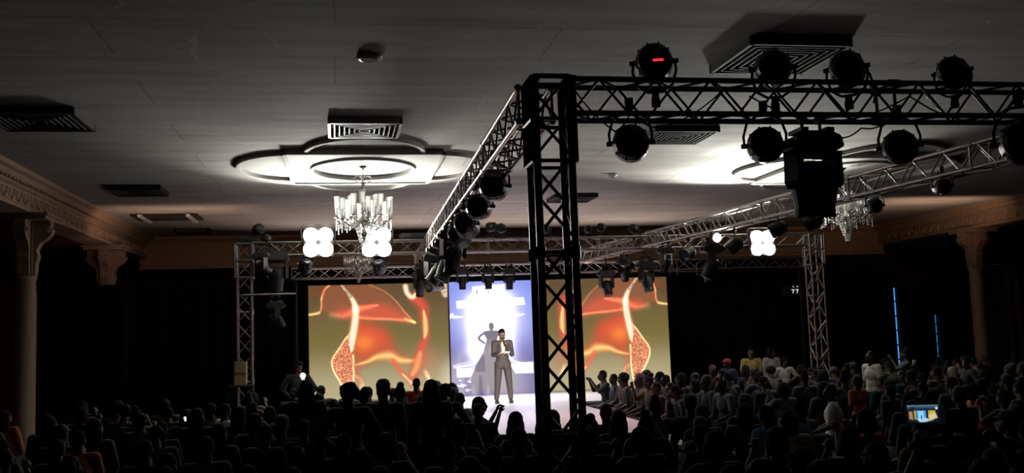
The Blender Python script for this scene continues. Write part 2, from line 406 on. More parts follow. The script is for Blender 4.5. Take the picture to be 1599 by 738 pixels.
ZS0, ZS1 = .66, 3.74
def smooth(e0, e1, x):
    t = np.clip((x-e0)/(e1-e0), 0, 1); return t*t*(3-2*t)
def crs(pts, closed=False, k=6):
    P_ = np.array(pts, float); n = len(P_); out = []
    if n < 3: return [tuple(p) for p in P_]
    for i in range(n if closed else n-1):
        g = (lambda j: P_[j % n]) if closed else (lambda j: P_[min(max(j, 0), n-1)])
        a, b_, c, d = g(i-1), g(i), g(i+1), g(i+2)
        for q in range(k):
            t = q/k; out.append(tuple(.5*((2*b_)+(-a+c)*t+(2*a-5*b_+4*c-d)*t*t+(-a+3*b_-3*c+d)*t**3)))
    if not closed: out.append(tuple(P_[-1]))
    return out
class Art:
    """a small painted picture: u to the right, v down, both in picture units"""
    def __init__(s, w, h, step):
        s.nx, s.ny = int(w/step)+1, int(h/step)+1
        s.U, s.V = np.meshgrid(np.linspace(0, w, s.nx), np.linspace(0, h, s.ny)); s.C = np.zeros((s.ny, s.nx, 3)); s.w, s.h = w, h
    def blend(s, a, col):
        a = np.clip(a, 0, 1)[..., None]; s.C = s.C*(1-a) + np.array(col)*a
    def add(s, a, col): s.C = s.C + np.clip(a, 0, 1)[..., None]*np.array(col)
    def line(s, pts, w0, w1=None, ws=None):
        """distance falloff round a polyline: 1 on it, 0 at its width"""
        if len(pts) > 2:
            if ws: pts3 = crs([(x, y, w) for (x, y), w in zip(pts, ws)], k=5); pts = [p[:2] for p in pts3]; ws = [max(p[2], .1) for p in pts3]
            else: pts = crs(pts, k=5)
        out = np.zeros_like(s.U); n = len(pts)-1
        for i in range(n):
            (ax, ay), (bx, by) = pts[i], pts[i+1]; dx, dy = bx-ax, by-ay
            t = np.clip(((s.U-ax)*dx+(s.V-ay)*dy)/(dx*dx+dy*dy+1e-9), 0, 1)
            d = np.hypot(s.U-ax-t*dx, s.V-ay-t*dy)
            if ws: w = ws[i]+(ws[i+1]-ws[i])*t
            else: w = w0+((w1 if w1 is not None else w0)-w0)*(i+t)/n
            out = np.maximum(out, 1-np.clip(d/np.maximum(w, 1e-6), 0, 1))
        return out
    def poly(s, pts, soft=2., curve=False):
        if curve: pts = crs(pts, True, 4)
        ins = np.zeros(s.U.shape, bool); n = len(pts); dist = np.full(s.U.shape, 1e9)
        for i in range(n):
            (x0, y0), (x1, y1) = pts[i], pts[(i+1) % n]
            c = ((y0 > s.V) != (y1 > s.V)) & (s.U < (x1-x0)*(s.V-y0)/((y1-y0) or 1e-9)+x0); ins ^= c
            dx, dy = x1-x0, y1-y0; t = np.clip(((s.U-x0)*dx+(s.V-y0)*dy)/(dx*dx+dy*dy+1e-9), 0, 1)
            dist = np.minimum(dist, np.hypot(s.U-x0-t*dx, s.V-y0-t*dy))
        return np.clip(.5+np.where(ins, dist, -dist)/(2*soft), 0, 1)
    def mesh(s, name, place, mt, mirror=False):
        C = s.C[:, ::-1] if mirror else s.C
        C = np.clip(C, 0, 2.5)
        lin = np.where(C <= .04045, C/12.92, ((C+.055)/1.055)**2.4)
        me = bpy.data.meshes.new(name); nx, ny = s.nx, s.ny
        vs = [place(s.U[j, i]/s.w, s.V[j, i]/s.h) for j in range(ny) for i in range(nx)]
        fs = [(j*nx+i, (j+1)*nx+i, (j+1)*nx+i+1, j*nx+i+1) for j in range(ny-1) for i in range(nx-1)]
        me.from_pydata(vs, [], fs)
        at = me.color_attributes.new('picture', 'FLOAT_COLOR', 'POINT')
        buf = np.ones((ny*nx, 4), np.float32); buf[:, :3] = lin.reshape(-1, 3); at.data.foreach_set('color', buf.ravel())
        me.materials.append(mt); return me
def c8(*a): return [x/255 for x in a]
def swan_art():
    A = Art(880, 700, 3.6); U, V = A.U, A.V; rs = np.random.RandomState(3)
    g = smooth(0, 700, V)[..., None]
    A.C = np.array(c8(98, 74, 44))*(1-g) + np.array(c8(184, 172, 134))*g
    m = np.exp(-((V-330)/150)**2)[..., None]*.55; A.C = A.C*(1-m) + np.array(c8(108, 96, 36))*m
    noise = rs.rand(*U.shape)
    # red wing and the haze beneath it
    A.blend(A.poly([(75, 150), (90, 50), (130, 5), (380, 5), (480, 60), (545, 110), (600, 170), (660, 240), (520, 222), (300, 205), (180, 190)], 8)*.62, c8(168, 92, 62))
    A.blend(A.poly([(180, 180), (200, 140), (290, 150), (450, 120), (560, 170), (640, 235), (500, 220), (290, 212)], 26, True)*.75, c8(232, 92, 66))
    A.blend(A.poly([(285, 240), (420, 250), (500, 300), (540, 400), (600, 470), (440, 440), (300, 480)], 40, True)*.85, c8(214, 84, 50))
    A.blend(A.poly([(290, 250), (430, 285), (470, 340), (300, 400)], 40, True)*.6, c8(240, 84, 56))
    A.blend(np.exp(-((U-342)/62.)**2-((V-355)/48.)**2)*1.15, c8(246, 132, 58))
    # rim lines of the wing
    for pts, w, a in (([(0, 175), (60, 168), (78, 140), (82, 80), (100, 30), (135, 0)], 9, 1), ([(120, 5), (95, 35), (78, 90)], 8, .8), ([(380, 2), (480, 50), (545, 105), (600, 175), (660, 240)], 8, .7), ([(290, 200), (420, 212), (560, 222), (665, 242)], 12, .8), ([(140, 180), (220, 190), (290, 150)], 26, .5)):
        k = A.line(pts, w*1.5); A.add(k*k*a*(.55+.45*noise), c8(200, 110, 80))
    A.add(A.line([(0, 178), (60, 166)], 10, 16)*.8, c8(120, 110, 60)); A.add(A.line([(600, 215), (665, 243)], 8, 12), c8(160, 120, 60))
    # neck: a bright ribbon widening to a netted body
    body = A.poly([(262, 290), (232, 320), (185, 385), (140, 455), (150, 520), (185, 580), (215, 640), (262, 640), (272, 560), (276, 430), (290, 300)], 4, True)
    A.blend(body*.7, c8(206, 96, 66)); A.add(body*(noise > .8)*.8, c8(180, 140, 120))
    A.add(A.line([(262, 290), (232, 320), (185, 385), (140, 455), (150, 520), (185, 580), (215, 645)], 7)*(.4+.6*(noise > .35)), c8(250, 200, 140))
    A.add(A.line([(272, 430), (272, 560), (262, 645)], 7), c8(240, 180, 110))
    k = A.line([(205, 0), (245, 50), (280, 105), (292, 160), (285, 240), (268, 330), (262, 400)], 0, ws=[12, 14, 26, 36, 38, 38, 14])
    A.blend(k*(1+0*noise), c8(255, 160, 100)); A.blend(smooth(.25, .7, k), c8(255, 246, 214))
    A.blend(A.line([(195, 0), (225, 25), (262, 75)], 14)*(noise > .5)*1., c8(50, 20, 10))
    A.add(A.line([(292, 150), (430, 130)], 30, 10)*.7, c8(240, 90, 60))
    # lower ribbon
    k = A.line([(275, 490), (360, 470), (420, 445), (500, 440), (560, 468), (640, 476), (680, 465)], 0, ws=[10, 18, 30, 44, 34, 22, 16])
    A.blend(k*1.3, c8(252, 168, 96)); A.blend(smooth(.45, 1, k)*.8, c8(250, 226, 140))
    k = A.line([(520, 470), (580, 550), (650, 625)], 26, 30); A.blend(k, c8(240, 110, 70)); A.blend(A.line([(580, 555), (655, 630)], 8, 16), c8(252, 240, 190))
    k = A.line([(290, 555), (315, 580), (330, 640)], 12, 24); A.blend(k*1.2, c8(250, 210, 150)); A.blend(A.line([(290, 500), (310, 590)], 34, 30)*.5, c8(220, 90, 66))
    # right streak
    k = A.line([(655, 90), (715, 140), (728, 230), (735, 320), (705, 400), (680, 480), (650, 560)], 0, ws=[46, 56, 44, 36, 48, 54, 50]); A.blend(k*1.1, c8(226, 84, 60))
    k = smooth(0, .8, A.line([(722, 170), (730, 230), (732, 300), (722, 340)], 0, ws=[8, 22, 24, 8])); A.blend(k, c8(255, 208, 130)); k = smooth(0, .9, A.line([(695, 420), (690, 450), (668, 520), (640, 560)], 0, ws=[10, 30, 34, 20])); A.blend(k, c8(255, 170, 100))
    A.blend(A.line([(610, 20), (620, 60), (650, 88), (675, 70)], 24, 18)*1.6, c8(255, 236, 200)); A.blend(A.poly([(820, 20), (880, 0), (880, 100), (850, 90)], 8)*(noise > .25), c8(250, 220, 190))
    A.add(A.line([(725, 545), (750, 600)], 18)*(noise > .4), c8(240, 160, 110)); A.blend(np.exp(-((U-740)/60.)**2-((V-480)/90.)**2)*.5, c8(206, 120, 84))
    A.blend(A.poly([(20, 20), (110, 15), (90, 60), (10, 60)], 20)*.5, c8(150, 60, 44))
    return A
def gown_art():
    A = Art(141*4, 175*4, 3.2); U, V = A.U/4, A.V/4   # photograph pixels from (702, 440)
    rs = np.random.RandomState(5)
    g = smooth(0, 175, V)[..., None]
    A.C = np.array(c8(122, 136, 222))*(1-g) + np.array(c8(104, 96, 150))*g
    s = lambda pts: [(x*4, y*4) for x, y in pts]
    glow = np.exp(-((U-64)/34.)**4)*smooth(8, 34, V)*(1-smooth(118, 150, V)); A.blend(glow*1.35, [1.35, 1.35, 1.4])
    A.blend(np.exp(-((U-66)/50.)**2-((V-60)/46.)**2)*.9, [1.2, 1.2, 1.3])
    A.blend(A.poly(s([(37, 8), (88, 5), (88, 27), (37, 27)]), 3), [1.3, 1.3, 1.3])
    A.blend(A.poly(s([(11, 30), (118, 27), (120, 38), (12, 41)]), 5), [1.25, 1.25, 1.3])
    for x, w in ((44, 1.6), (62, 1.3)):                       # the two characters still readable on the white box
        A.blend(A.line(s([(x, 15), (x, 19)]), 4*w), c8(60, 60, 70)); 
    A.blend(A.line(s([(42.6, 15), (45.5, 15)]), 4), c8(60, 60, 70))
    # hand-written words at both sides
    for x0, pts in ((1, [(0, 6), (1, 0), (5, 0), (2, 3), (4, 3), (5, 6), (7, 3), (8, 6), (10, 3), (11, 6), (13, 4), (15, 5), (19, 4)]), (104, [(0, 5), (2, 2), (3, 6), (5, 2), (6, 5), (8, 3), (10, 5), (12, 3), (14, 3)])):
        A.blend(A.line(s([(x0+x, 50+y) for x, y in pts]), 5.5)*1.6, [1.1, 1.1, 1.2])
    A.blend(smooth(100, 125, V)*(1-smooth(0, 30, U-0))*.4, c8(80, 74, 120)); A.blend(smooth(105, 125, V)*.35, c8(110, 104, 140))
    A.blend(A.poly(s([(2, 128), (30, 122), (60, 125), (60, 131), (4, 134)]), 4)*.7, c8(210, 205, 240))
    A.blend(A.poly(s([(9, 134), (48, 134), (48, 147), (9, 147)]), 5), [1.3, 1.3, 1.35]); A.blend(A.poly(s([(78, 130), (130, 128), (130, 145), (78, 144)]), 6), [1.15, 1.15, 1.25])
    for _ in range(26):
        x, y = rs.uniform(10, 60), rs.uniform(150, 170); A.blend(A.line(s([(x, y), (x+rs.uniform(3, 12), y+rs.uniform(0, 2))]), 5), [1, 1, 1.1])
    # woman in a long gown, hands on hips, in flat grey
    grey = c8(118, 112, 124)
    A.blend(A.poly(s([(55, 97), (50, 112), (39, 130), (31, 146), (30, 170), (104, 170), (100, 142), (88, 124), (79, 110), (73, 97)]), 3), grey)
    A.blend(A.poly(s([(52, 80), (54, 77.5), (64, 76.5), (76, 77.5), (78, 80), (74, 90), (73, 99), (55, 99), (57, 90)]), 2.5), grey)
    A.blend(A.line(s([(55, 79.5), (44.5, 88), (53, 96)]), 10)*2, grey); A.blend(A.line(s([(75, 79.5), (85, 88), (76, 96)]), 10)*2, grey)
    A.blend(A.line(s([(65, 70), (65, 78)]), 11)*2, grey); A.blend(A.line(s([(65, 68.5), (65.3, 72)]), 19)*3, grey)
    A.blend(A.line(s([(50, 108), (38, 126), (22, 130), (8, 132)]), 5)*1.4, [1.1, 1.1, 1.2]); A.blend(A.line(s([(84, 112), (96, 124), (122, 131)]), 5)*1.4, [1.1, 1.1, 1.2])
    return A
M_SW = attr_mat('led_swan_picture', 1.0); M_GO = attr_mat('led_gown_picture', 1.15)
swan = swan_art(); gown = gown_art()
xb = [P(481, 520, y=YSCR).x, P(702, 520, y=YSCR).x, P(843, 520, y=YSCR).x, P(1046, 520, y=YSCR).x]
for k, (art, mt, mir, label) in enumerate(((swan, M_SW, False, 'left stage screen showing an orange swan-like figure'), (gown, M_GO, False, 'centre stage screen showing a woman in a gown'), (swan, M_SW, True, 'right stage screen showing the mirrored orange figure'))):
    x0, x1 = xb[k], xb[k+1]
    t = thing('stage_screen', label, 'screen', ((x0+x1)/2, YSCR, STAGE))
    w = x1-x0-.02; h = ZS1-STAGE-.02
    b = B(); bm_box(b, (0, .09, h/2+.005), (w, .12, h)); obj('cabinet', b, M_BLACKM, t)
    me = art.mesh('display', lambda u, v: (-w/2+.01+u*(w-.02), .024, h-.005-v*(h-.01)), mt, mir)
    obj('display', me, None, t)
# black drapes beside and above the screens
def drape(name, x0, x1, y, z0, z1, m, label, cat='curtain', fold=.22, amp=.06, th=.02):
    b = B(); n = max(8, int((x1-x0)/fold*6)); rows = 2
    a = [[b.verts.new((x0+(x1-x0)*i/n, y+amp*math.sin(2*math.pi*(x0+(x1-x0)*i/n)/fold)+.3*amp*math.sin(i*.37)+d, z)) for i in range(n+1)] for d in (0, th) for z in (z0, z1)]
    for i in range(n):
        b.faces.new((a[0][i], a[0][i+1], a[1][i+1], a[1][i])); b.faces.new((a[2][i], a[3][i], a[3][i+1], a[2][i+1]))
        b.faces.new((a[1][i], a[1][i+1], a[3][i+1], a[3][i])); b.faces.new((a[0][i], a[2][i], a[2][i+1], a[0][i+1]))
    for i in (0, n): b.faces.new((a[0][i], a[1][i], a[3][i], a[2][i]))
    o = obj(name, b, m, None, True); tag(o, label, cat); return o
drape('stage_drape', XL+.35, xb[0]-.05, 26.7, .0, 3.9, M_DRAPE, 'black drape hanging left of the stage screens', fold=.35)
drape('stage_drape', XL-1.6, XL+.35, 25.75, .0, 3.85, M_DRAPE, 'black drape at the far left, crossing the dim column', fold=.35)
drape('stage_drape', xb[3]+.05, 16.6, 26.7, .0, 4.2, M_DRAPE, 'black drape hanging right of the stage screens', fold=.35)
for i in (0, 1):
    w = (.32, .28)[i]
    for s_ in (-1, 1):
        xa = wx[i]+s_*(.12); xc = wx[i]+s_*(.12+ (.42 if (i == 0) == (s_ == 1) or True else .6))
        drape('window_curtain', min(xa, xc), max(xa, xc), YBACK-.18, .01, 3.6, M_CURT, ('curtain drawn left of the ' if s_ < 0 else 'curtain drawn right of the ')+('taller blue window slit' if i == 0 else 'shorter blue window slit'), fold=.14, amp=.03)
p0 = P(1549, 413, y=26.0)
b = B(); bm_tube(b, [(p0.x, 26, p0.z), (p0.x+3.2, 26, p0.z+.0)], .018, 8); 
for dx in (0, 3.2): bm_ell(b, (p0.x+dx, 26, p0.z), (.04, .04, .04), seg=8)
o = obj('curtain_rod', b, M_CHROME, None, True); tag(o, 'thin bare curtain rod beyond the right column', 'curtain rod')
drape('aisle_curtain', p0.x+.35, p0.x+3.1, 26.05, .01, p0.z-.03, M_CURT, 'dark curtain hanging from the thin rod beyond the right column', fold=.3, amp=.07)
# lit sign on the right drape: the two sevens one can still read
p = P(1240, 452, y=26.6)
t = thing('small_lit_sign', 'tiny lit sign reading 77 on the right black drape', 'sign', tuple(p))
b = B(); bm_box(b, (-.1, 0, -.03), (.55, .03, .32)); obj('board', b, M_BLACKM, t)
b = B()
for dx in (-.05, .08):
    bm_box(b, (dx, -.022, 0), (.09, .01, .025)); bm_tube(b, [(dx+.035, -.022, 0), (dx-.01, -.022, -.1)], .013, 6)
    bm_box(b, (dx+.02, -.022, .09), (.045, .01, .022))
obj('numerals', b, M_SIGNW, t)
# ================================================================== TRUSSES
def unit_tube(m, n=10, name='tube'):
    b = B(); bm_tube(b, [(0, 0, 0), (0, 0, 1)], 1, n); me = to_mesh(name, b, m); 
    for p in me.polygons: p.use_smooth = len(p.vertices) == 4
    return me
UT = {m.name: unit_tube(m) for m in (M_TRUSS, M_TRUSSD)}
def rod(name, parent, a, b_, r, me):
    a, b_ = Vector(a), Vector(b_); o = bpy.data.objects.new(name, me); COL.objects.link(o); o.parent = parent
    o.location = a; o.scale = (r, r, (b_-a).length); o.rotation_mode = 'QUATERNION'; o.rotation_quaternion = (b_-a).to_track_quat('Z', 'Y'); return o
def truss(name, label, p0, p1, m, size=.29, seg=.3, cr=.025, br=.011, cat='truss', frames=2.5, group=None, roll=0):
    p0, p1 = Vector(p0), Vector(p1); L = (p1-p0).length; d = (p1-p0)/L
    up = Vector((0, 0, 1)) if abs(d.z) < .9 else Vector((0, 1, 0)); u = d.cross(up).normalized(); v = u.cross(d)
    base = p0 if p0.z < p1.z-.1 else p0
    t = thing(name, label, cat, tuple(base), 0, group)
    me = UT[m.name]; h = size/2; O = p0-base
    pt = lambda s, a, c: O + d*s + u*(a*h) + v*(c*h)
    for a, c in ((-1, -1), (1, -1), (1, 1), (-1, 1)): rod('chord', t, pt(0, a, c), pt(L, a, c), cr, me)
    n = max(1, round(L/seg)); st = L/n; segs = []
    corners = [(-1, -1), (1, -1), (1, 1), (-1, 1)]
    for f in range(4):
        A, C = corners[f], corners[(f+1) % 4]
        for i in range(n):
            q = (i+f) % 2
            a = pt(i*st, *(A if q else C)); b_ = pt((i+1)*st, *(C if q else A)); segs.append((a, b_, 'diagonal_brace'))
    segs.sort(key=lambda s: ((s[0]+s[1])/2 + base - CO).length)
    for a, b_, nm in segs[:100]: rod(nm, t, a, b_, br, me)
    if len(segs) > 100:
        b = B()
        for a, b_, nm in segs[100:]: bm_tube(b, [a, b_], br, 6, caps=False)
        tag(obj('diagonal_brace', b, m, t), kind='stuff')
    k = max(1, round(L/frames))                                # end frames and the joints between the sections
    for i in range(k+1):
        q = L*i/k; b = B()
        for f in range(4):
            A, C = corners[f], corners[(f+1) % 4]; bm_tube(b, [pt(q, *A), pt(q, *C)], br*1.3, 6)
        for A in corners: bm_tube(b, [pt(max(0, q-.05), *A), pt(min(L, q+.05), *A)], cr*1.35, 8)
        obj('joint_frame', b, m, t)
    return t
TX, TY = 1.765, YNEAR
def tower(name, label, x, y, z1, m, size, seg, base=.6):
    t = truss(name, label, (x, y, .03), (x, y, z1), m, size, seg, frames=1.45, cat='truss tower', br=.014 if m is M_TRUSSD else .012, cr=.033 if m is M_TRUSSD else .025)
    b = B(); bm_box(b, (0, 0, -.015), (base, base, .03)); obj('base_plate', b, m, t)
    b = B(); 
    for sx in (-1, 1):
        for sy in (-1, 1): bm_tube(b, [(sx*(size/2+.035), sy*(size/2+.035), z1-.75), (sx*(size/2+.035), sy*(size/2+.035), z1-.05)], .018, 8)
    for sz in (z1-.75, z1-.4, z1-.05):
        for a, c, e, f in ((-1, -1, 1, -1), (1, -1, 1, 1), (1, 1, -1, 1), (-1, 1, -1, -1)):
            q = size/2+.035; bm_tube(b, [(a*q, c*q, sz), (e*q, f*q, sz)], .018, 6)
    obj('corner_sleeve', b, m, t)
    return t
tower('truss_tower', 'tall backlit truss tower standing in the crowd, cutting the view', TX, TY, TRZ+.17, M_TRUSSD, .29, .33)
tl = P(382, 500, y=YCROSS); tr = P(1276, 480, y=YCROSS)
tower('truss_tower', 'metal truss tower at the left end of the cross truss', tl.x, YCROSS, TRZ+.1, M_TRUSS, .29, .33)
tower('truss_tower', 'metal truss tower at the right end of the cross truss', tr.x, YCROSS, TRZ+.1, M_TRUSS, .29, .33)
ru = P(1560, 222, z=TRZ+.08); rl = P(1020, 365, z=TRZ+.08)
def rx(y): return ru.x + (rl.x-ru.x)*(y-ru.y)/(rl.y-ru.y) + .13
def lx(y): return 1.68 + (2.02-1.68)*(y-YNEAR)/(YCROSS-YNEAR)
tower('truss_tower', 'backlit truss tower carrying the right end of the near truss', rx(YNEAR), YNEAR, TRZ+.17, M_TRUSSD, .29, .33)
truss('lighting_truss', 'backlit near truss crossing overhead from the tall tower to the right', (TX+.16, YNEAR, TRZ), (rx(YNEAR)-.16, YNEAR, TRZ), M_TRUSSD, .29, .25)
truss('lighting_truss', 'truss running from the tall tower towards the left screen', (lx(YNEAR+.16), YNEAR+.16, TRZ), (lx(25.4), 25.4, TRZ), M_TRUSS, .29, .3)
truss('lighting_truss', 'metal truss running along the right side of the runway', (rx(YNEAR+.16), YNEAR+.16, TRZ), (rx(25.4), 25.4, TRZ), M_TRUSS, .29, .3)
truss('lighting_truss', 'long cross truss with blinders between the two metal towers', (tl.x+.18, YCROSS, TRZ-.03), (tr.x-.18, YCROSS, TRZ-.03), M_TRUSS, .27, .34)
zs = (P(600, 417, y=25.75).z, P(600, 432, y=25.75).z)
xa, xc = P(455, 425, y=25.6).x, P(1255, 410, y=25.6).x
truss('lighting_truss', 'lower far truss directly above the three screens', (xa, 25.7, sum(zs)/2), (xc, 25.7, sum(zs)/2), M_TRUSS, .27, .34)
# steel bar and stands carrying the far truss
for x, lb in ((xa+.1, 'thin black post holding the far truss beside the left screen'), (xc-.1, 'thin black post holding the far truss beyond the right drape')):
    b = B(); bm_tube(b, [(x, 25.7, .04), (x, 25.7, zs[1]-.03)], .04, 10); bm_box(b, (x, 25.7, .02), (.5, .5, .04)); o = obj('support_post', b, M_BLACKM, None); tag(o, lb, 'post')

# ================================================================== LIGHT FIXTURES
def par_meshes():
    d = {}
    b = B(); bm_lathe(b, [(.02, -.155), (.075, -.15), (.105, -.12), (.128, -.04), (.132, .04), (.132, .15), (.125, .15), (.12, .1)], 24, Matrix.Rotation(-math.pi/2, 4, 'X'))
    for k in range(10):
        a = 2*math.pi*k/10; bm_box(b, (.127*math.cos(a), -.02, .127*math.sin(a)), (.012, .12, .012))
    bm_box(b, (0, -.16, .0), (.09, .03, .06)); d['can'] = to_mesh('can', b, M_BLACK)
    b = B(); bm_lathe(b, [(.121, .118), (.06, .125), (.001, .128)], 24, Matrix.Rotation(-math.pi/2, 4, 'X'), caps=False); d['lens'] = to_mesh('lens', b, M_LENS, True)
    b = B(); bm_tube(b, [(-.145, 0, 0), (-.15, 0, .07), (-.12, 0, .17), (-.05, 0, .215), (.05, 0, .215), (.12, 0, .17), (.15, 0, .07), (.145, 0, 0)], .011, 6)
    for s in (-1, 1): bm_tube(b, [(s*.125, 0, 0), (s*.17, 0, 0)], .018, 8)
    d['yoke'] = to_mesh('yoke', b, M_BLACK)
    b = B(); bm_box(b, (0, 0, .24), (.05, .04, .06)); bm_tube(b, [(-.03, 0, .29), (.03, 0, .29)], .034, 10); d['clamp'] = to_mesh('clamp', b, M_BLACK)
    return d
PM = par_meshes()
def part(name, me, t, smooth=False):
    o = bpy.data.objects.new(name, me); COL.objects.link(o); o.parent = t; return o
def par(px, py, y, label, up=False, tilt=-25, yaw=0, s=1.0, on=False, grp=None, pt=None, led=False, los=None):
    """up=True: stands on a truss, yoke below; tilt: lens pointing down; yaw 0 = aimed at the stage"""
    p = pt or P(px, py, y=y)
    los = (y < 14 or up) if los is None else los
    if y < 8.5: s *= 1.16
    t = thing('par_light', label, 'stage light', tuple(p), 0, grp); t.scale = (s, s, s)
    can = part('can', PM['can'], t); ln = part('lens', PM['lens'], can)
    if on:
        spot('lit_par_beam', tuple(p+Vector((0, -.2, .0))), tuple(P(1120, 225, z=CEIL)), 200, (.97, 1, .95), 95, 1.0)
        me = PM['lens'].copy(); me.materials[0] = M_PARON; ln.data = me; ln['label'] = 'glowing white lens'
    yk = part('yoke', PM['yoke'], t); cl = part('clamp', PM['clamp'], t)
    if los:                                         # aimed away along the line from the crowd, as the round backs show
        yaw = -math.degrees(math.atan2(p.x, p.y)) + yaw*.25; tilt = 7 + tilt*.2
    q = Matrix.Rotation(math.radians(yaw), 3, 'Z')
    can.rotation_euler = (q @ Matrix.Rotation(math.radians(tilt), 3, 'X')).to_euler()
    f = (q @ Matrix.Rotation(math.pi if up else 0, 3, 'Y')).to_euler(); yk.rotation_euler = f; cl.rotation_euler = f
    if led:
        b = B(); bm_box(b, (.03, -.178, -.02), (.07, .008, .014)); obj('display_led', b, M_LED, can)
    return t
def mh_meshes():
    d = {}
    b = B()     # base hung from the truss, with handles and clamps
    bm_prism(b, [(-.19, .12), (-.17, .2), (-.09, .235), (.09, .235), (.17, .2), (.19, .12), (.12, .085), (-.12, .085)], -.13, .13)
    bmesh.ops.bevel(b, geom=b.edges[:], offset=.01, segments=1, affect='EDGES')
    for s in (-1, 1): bm_box(b, (s*.195, 0, .15), (.03, .12, .05)); bm_box(b, (s*.1, .0, .25), (.06, .2, .03))
    d['base'] = to_mesh('base', b, M_BLACK)
    b = B()
    for s in (-1, 1):
        bm_prism(b, [(s*.125, .1), (s*.165, .1), (s*.172, -.12), (s*.15, -.17), (s*.12, -.17), (s*.118, -.1)], -.06, .06)
    bm_box(b, (0, 0, .08), (.3, .16, .03)); d['yoke'] = to_mesh('yoke', b, M_BLACK)
    b = B(); bm_lathe(b, [(.05, .1), (.085, .085), (.108, .02), (.11, -.08), (.095, -.19), (.1, -.25), (.09, -.25)], 20)
    for k in range(8):
        a = 2*math.pi*k/8; bm_box(b, (.105*math.cos(a), .105*math.sin(a), .02), (.016, .016, .1))
    d['head'] = to_mesh('head', b, M_BLACK)
    b = B(); bm_lathe(b, [(.088, -.238), (.05, -.252), (.001, -.256)], 20, caps=False); d['lens'] = to_mesh('lens', b, M_LENS, True)
    b = B(); bm_tube(b, [(0, -.0, .22), (0, 0, .32)], .012, 6); bm_tube(b, [(-.025, 0, .335), (.025, 0, .335)], .034, 10)
    d['clamp'] = to_mesh('clamp', b, M_BLACK)
    return d
MH = mh_meshes()
def moving(px, py, y, label, s=1.0, tilt=0, yaw=0, up=False, grp=None, pt=None, litlens=False):
    p = pt or P(px, py, y=y)
    t = thing('moving_head_light', label, 'stage light', tuple(p), 0, grp); t.scale = (s, s, s)
    if up: t.rotation_euler = (0, math.pi, 0)
    part('base', MH['base'], t)
    for q in (-.07, .07): part('clamp', MH['clamp'], t).location = (q, 0, 0)
    yk = part('yoke', MH['yoke'], t); yk.rotation_euler = (0, 0, math.radians(yaw))
    hd = part('head', MH['head'], t); hd.location = (0, 0, -.1)
    q = (Matrix.Rotation(math.radians(yaw), 3, 'Z') @ Matrix.Rotation(math.radians(tilt), 3, 'X')); hd.rotation_euler = q.to_euler()
    part('lens', MH['lens'], hd)
    return t
# near truss: lamps standing on it and hanging under it
YN = YNEAR
par(1021, 97, YN-.1, 'round lamp with a red light, standing on the near truss', up=True, tilt=-12, s=1.05, led=True)
par(1207, 106, YN-.1, 'dark round lamp on the near truss, before the wide air vent', up=True, tilt=-10, yaw=15, s=1.05)
par(1322, 106, YN-.1, 'dark lamp with hanging cable on the near truss, right of the vent', up=True, tilt=-25, yaw=-20, s=1.0)
par(1487, 112, YN-.1, 'rightmost dark lamp standing on the near truss', up=True, tilt=-35, yaw=-40, s=.9)
par(985, 223, YN-.1, 'round lamp hanging under the near truss beside the tall tower', tilt=-7, s=1.03)
par(1195, 226, YN-.1, 'round lamp under the near truss beside the big moving head', tilt=-7, yaw=4, s=1.03)
par(1405, 229, YN-.1, 'round lamp under the near truss before the right side truss', tilt=-7, yaw=-8, s=1.0)
par(1596, 222, YN-.1, 'round lamp under the near truss cut off by the picture edge', tilt=-20, s=1.3)
t = moving(1270, 258, YN-.05, 'big moving head hanging from the near truss above the right chandelier', s=1.2, yaw=12, tilt=4)
for c in kids(t):
    if c.name.startswith('head'): c.scale = (1.5, 1.5, 1.15); c.location.z = -.09
    if c.name.startswith('yoke'): c.scale = (1.2, 1.3, 1.0)
# cables and a folded cloth on the near truss
b = B(); pc = P(1340, 118, y=YN)
for k in range(3):
    bm_tube(b, [(pc.x+.02*k, YN-.02*k, pc.z+.1), (pc.x+.12, YN, pc.z+.02-.02*k), (pc.x+.16+.02*k, YN, pc.z-.14), (pc.x+.13, YN, pc.z-.25)], .008, 5)
o = obj('cable_bundle', b, M_BLACKM, None); tag(o, 'loops of black cable hanging off the near truss lamp', 'cable')
def cable(pts, label, r=.008):
    b = B(); ps = [Vector(p) for p in pts]; fine = []
    for i in range(len(ps)-1):
        for k in range(6):
            t = k/6; q = ps[i].lerp(ps[i+1], t); q.z -= .06*math.sin(math.pi*t)*(ps[i+1]-ps[i]).length**.5; fine.append(q)
    fine.append(ps[-1]); bm_tube(b, fine, r, 6); o = obj('cable', b, M_BLACKM, None, True); tag(o, label, 'cable')
cable([P(1305, 215, y=YN+.2), P(1345, 200, y=YN+.25), P(1385, 190, y=YN+.2)], 'thin cable from the big moving head up to the near truss')
cable([P(890, 130, y=YN-.17), P(960, 205, y=YN-.17), P(985, 176, y=YN-.17), P(1030, 200, y=YN-.17), P(1130, 140, y=YN-.17)], 'slack cable looping along the left half of the near truss', .007)
cable([P(1170, 150, y=YN-.17), P(1290, 190, y=YN-.17), P(1420, 150, y=YN-.17), P(1520, 190, y=YN-.17), P(1590, 155, y=YN-.17)], 'slack cable looping along the right half of the near truss', .007)
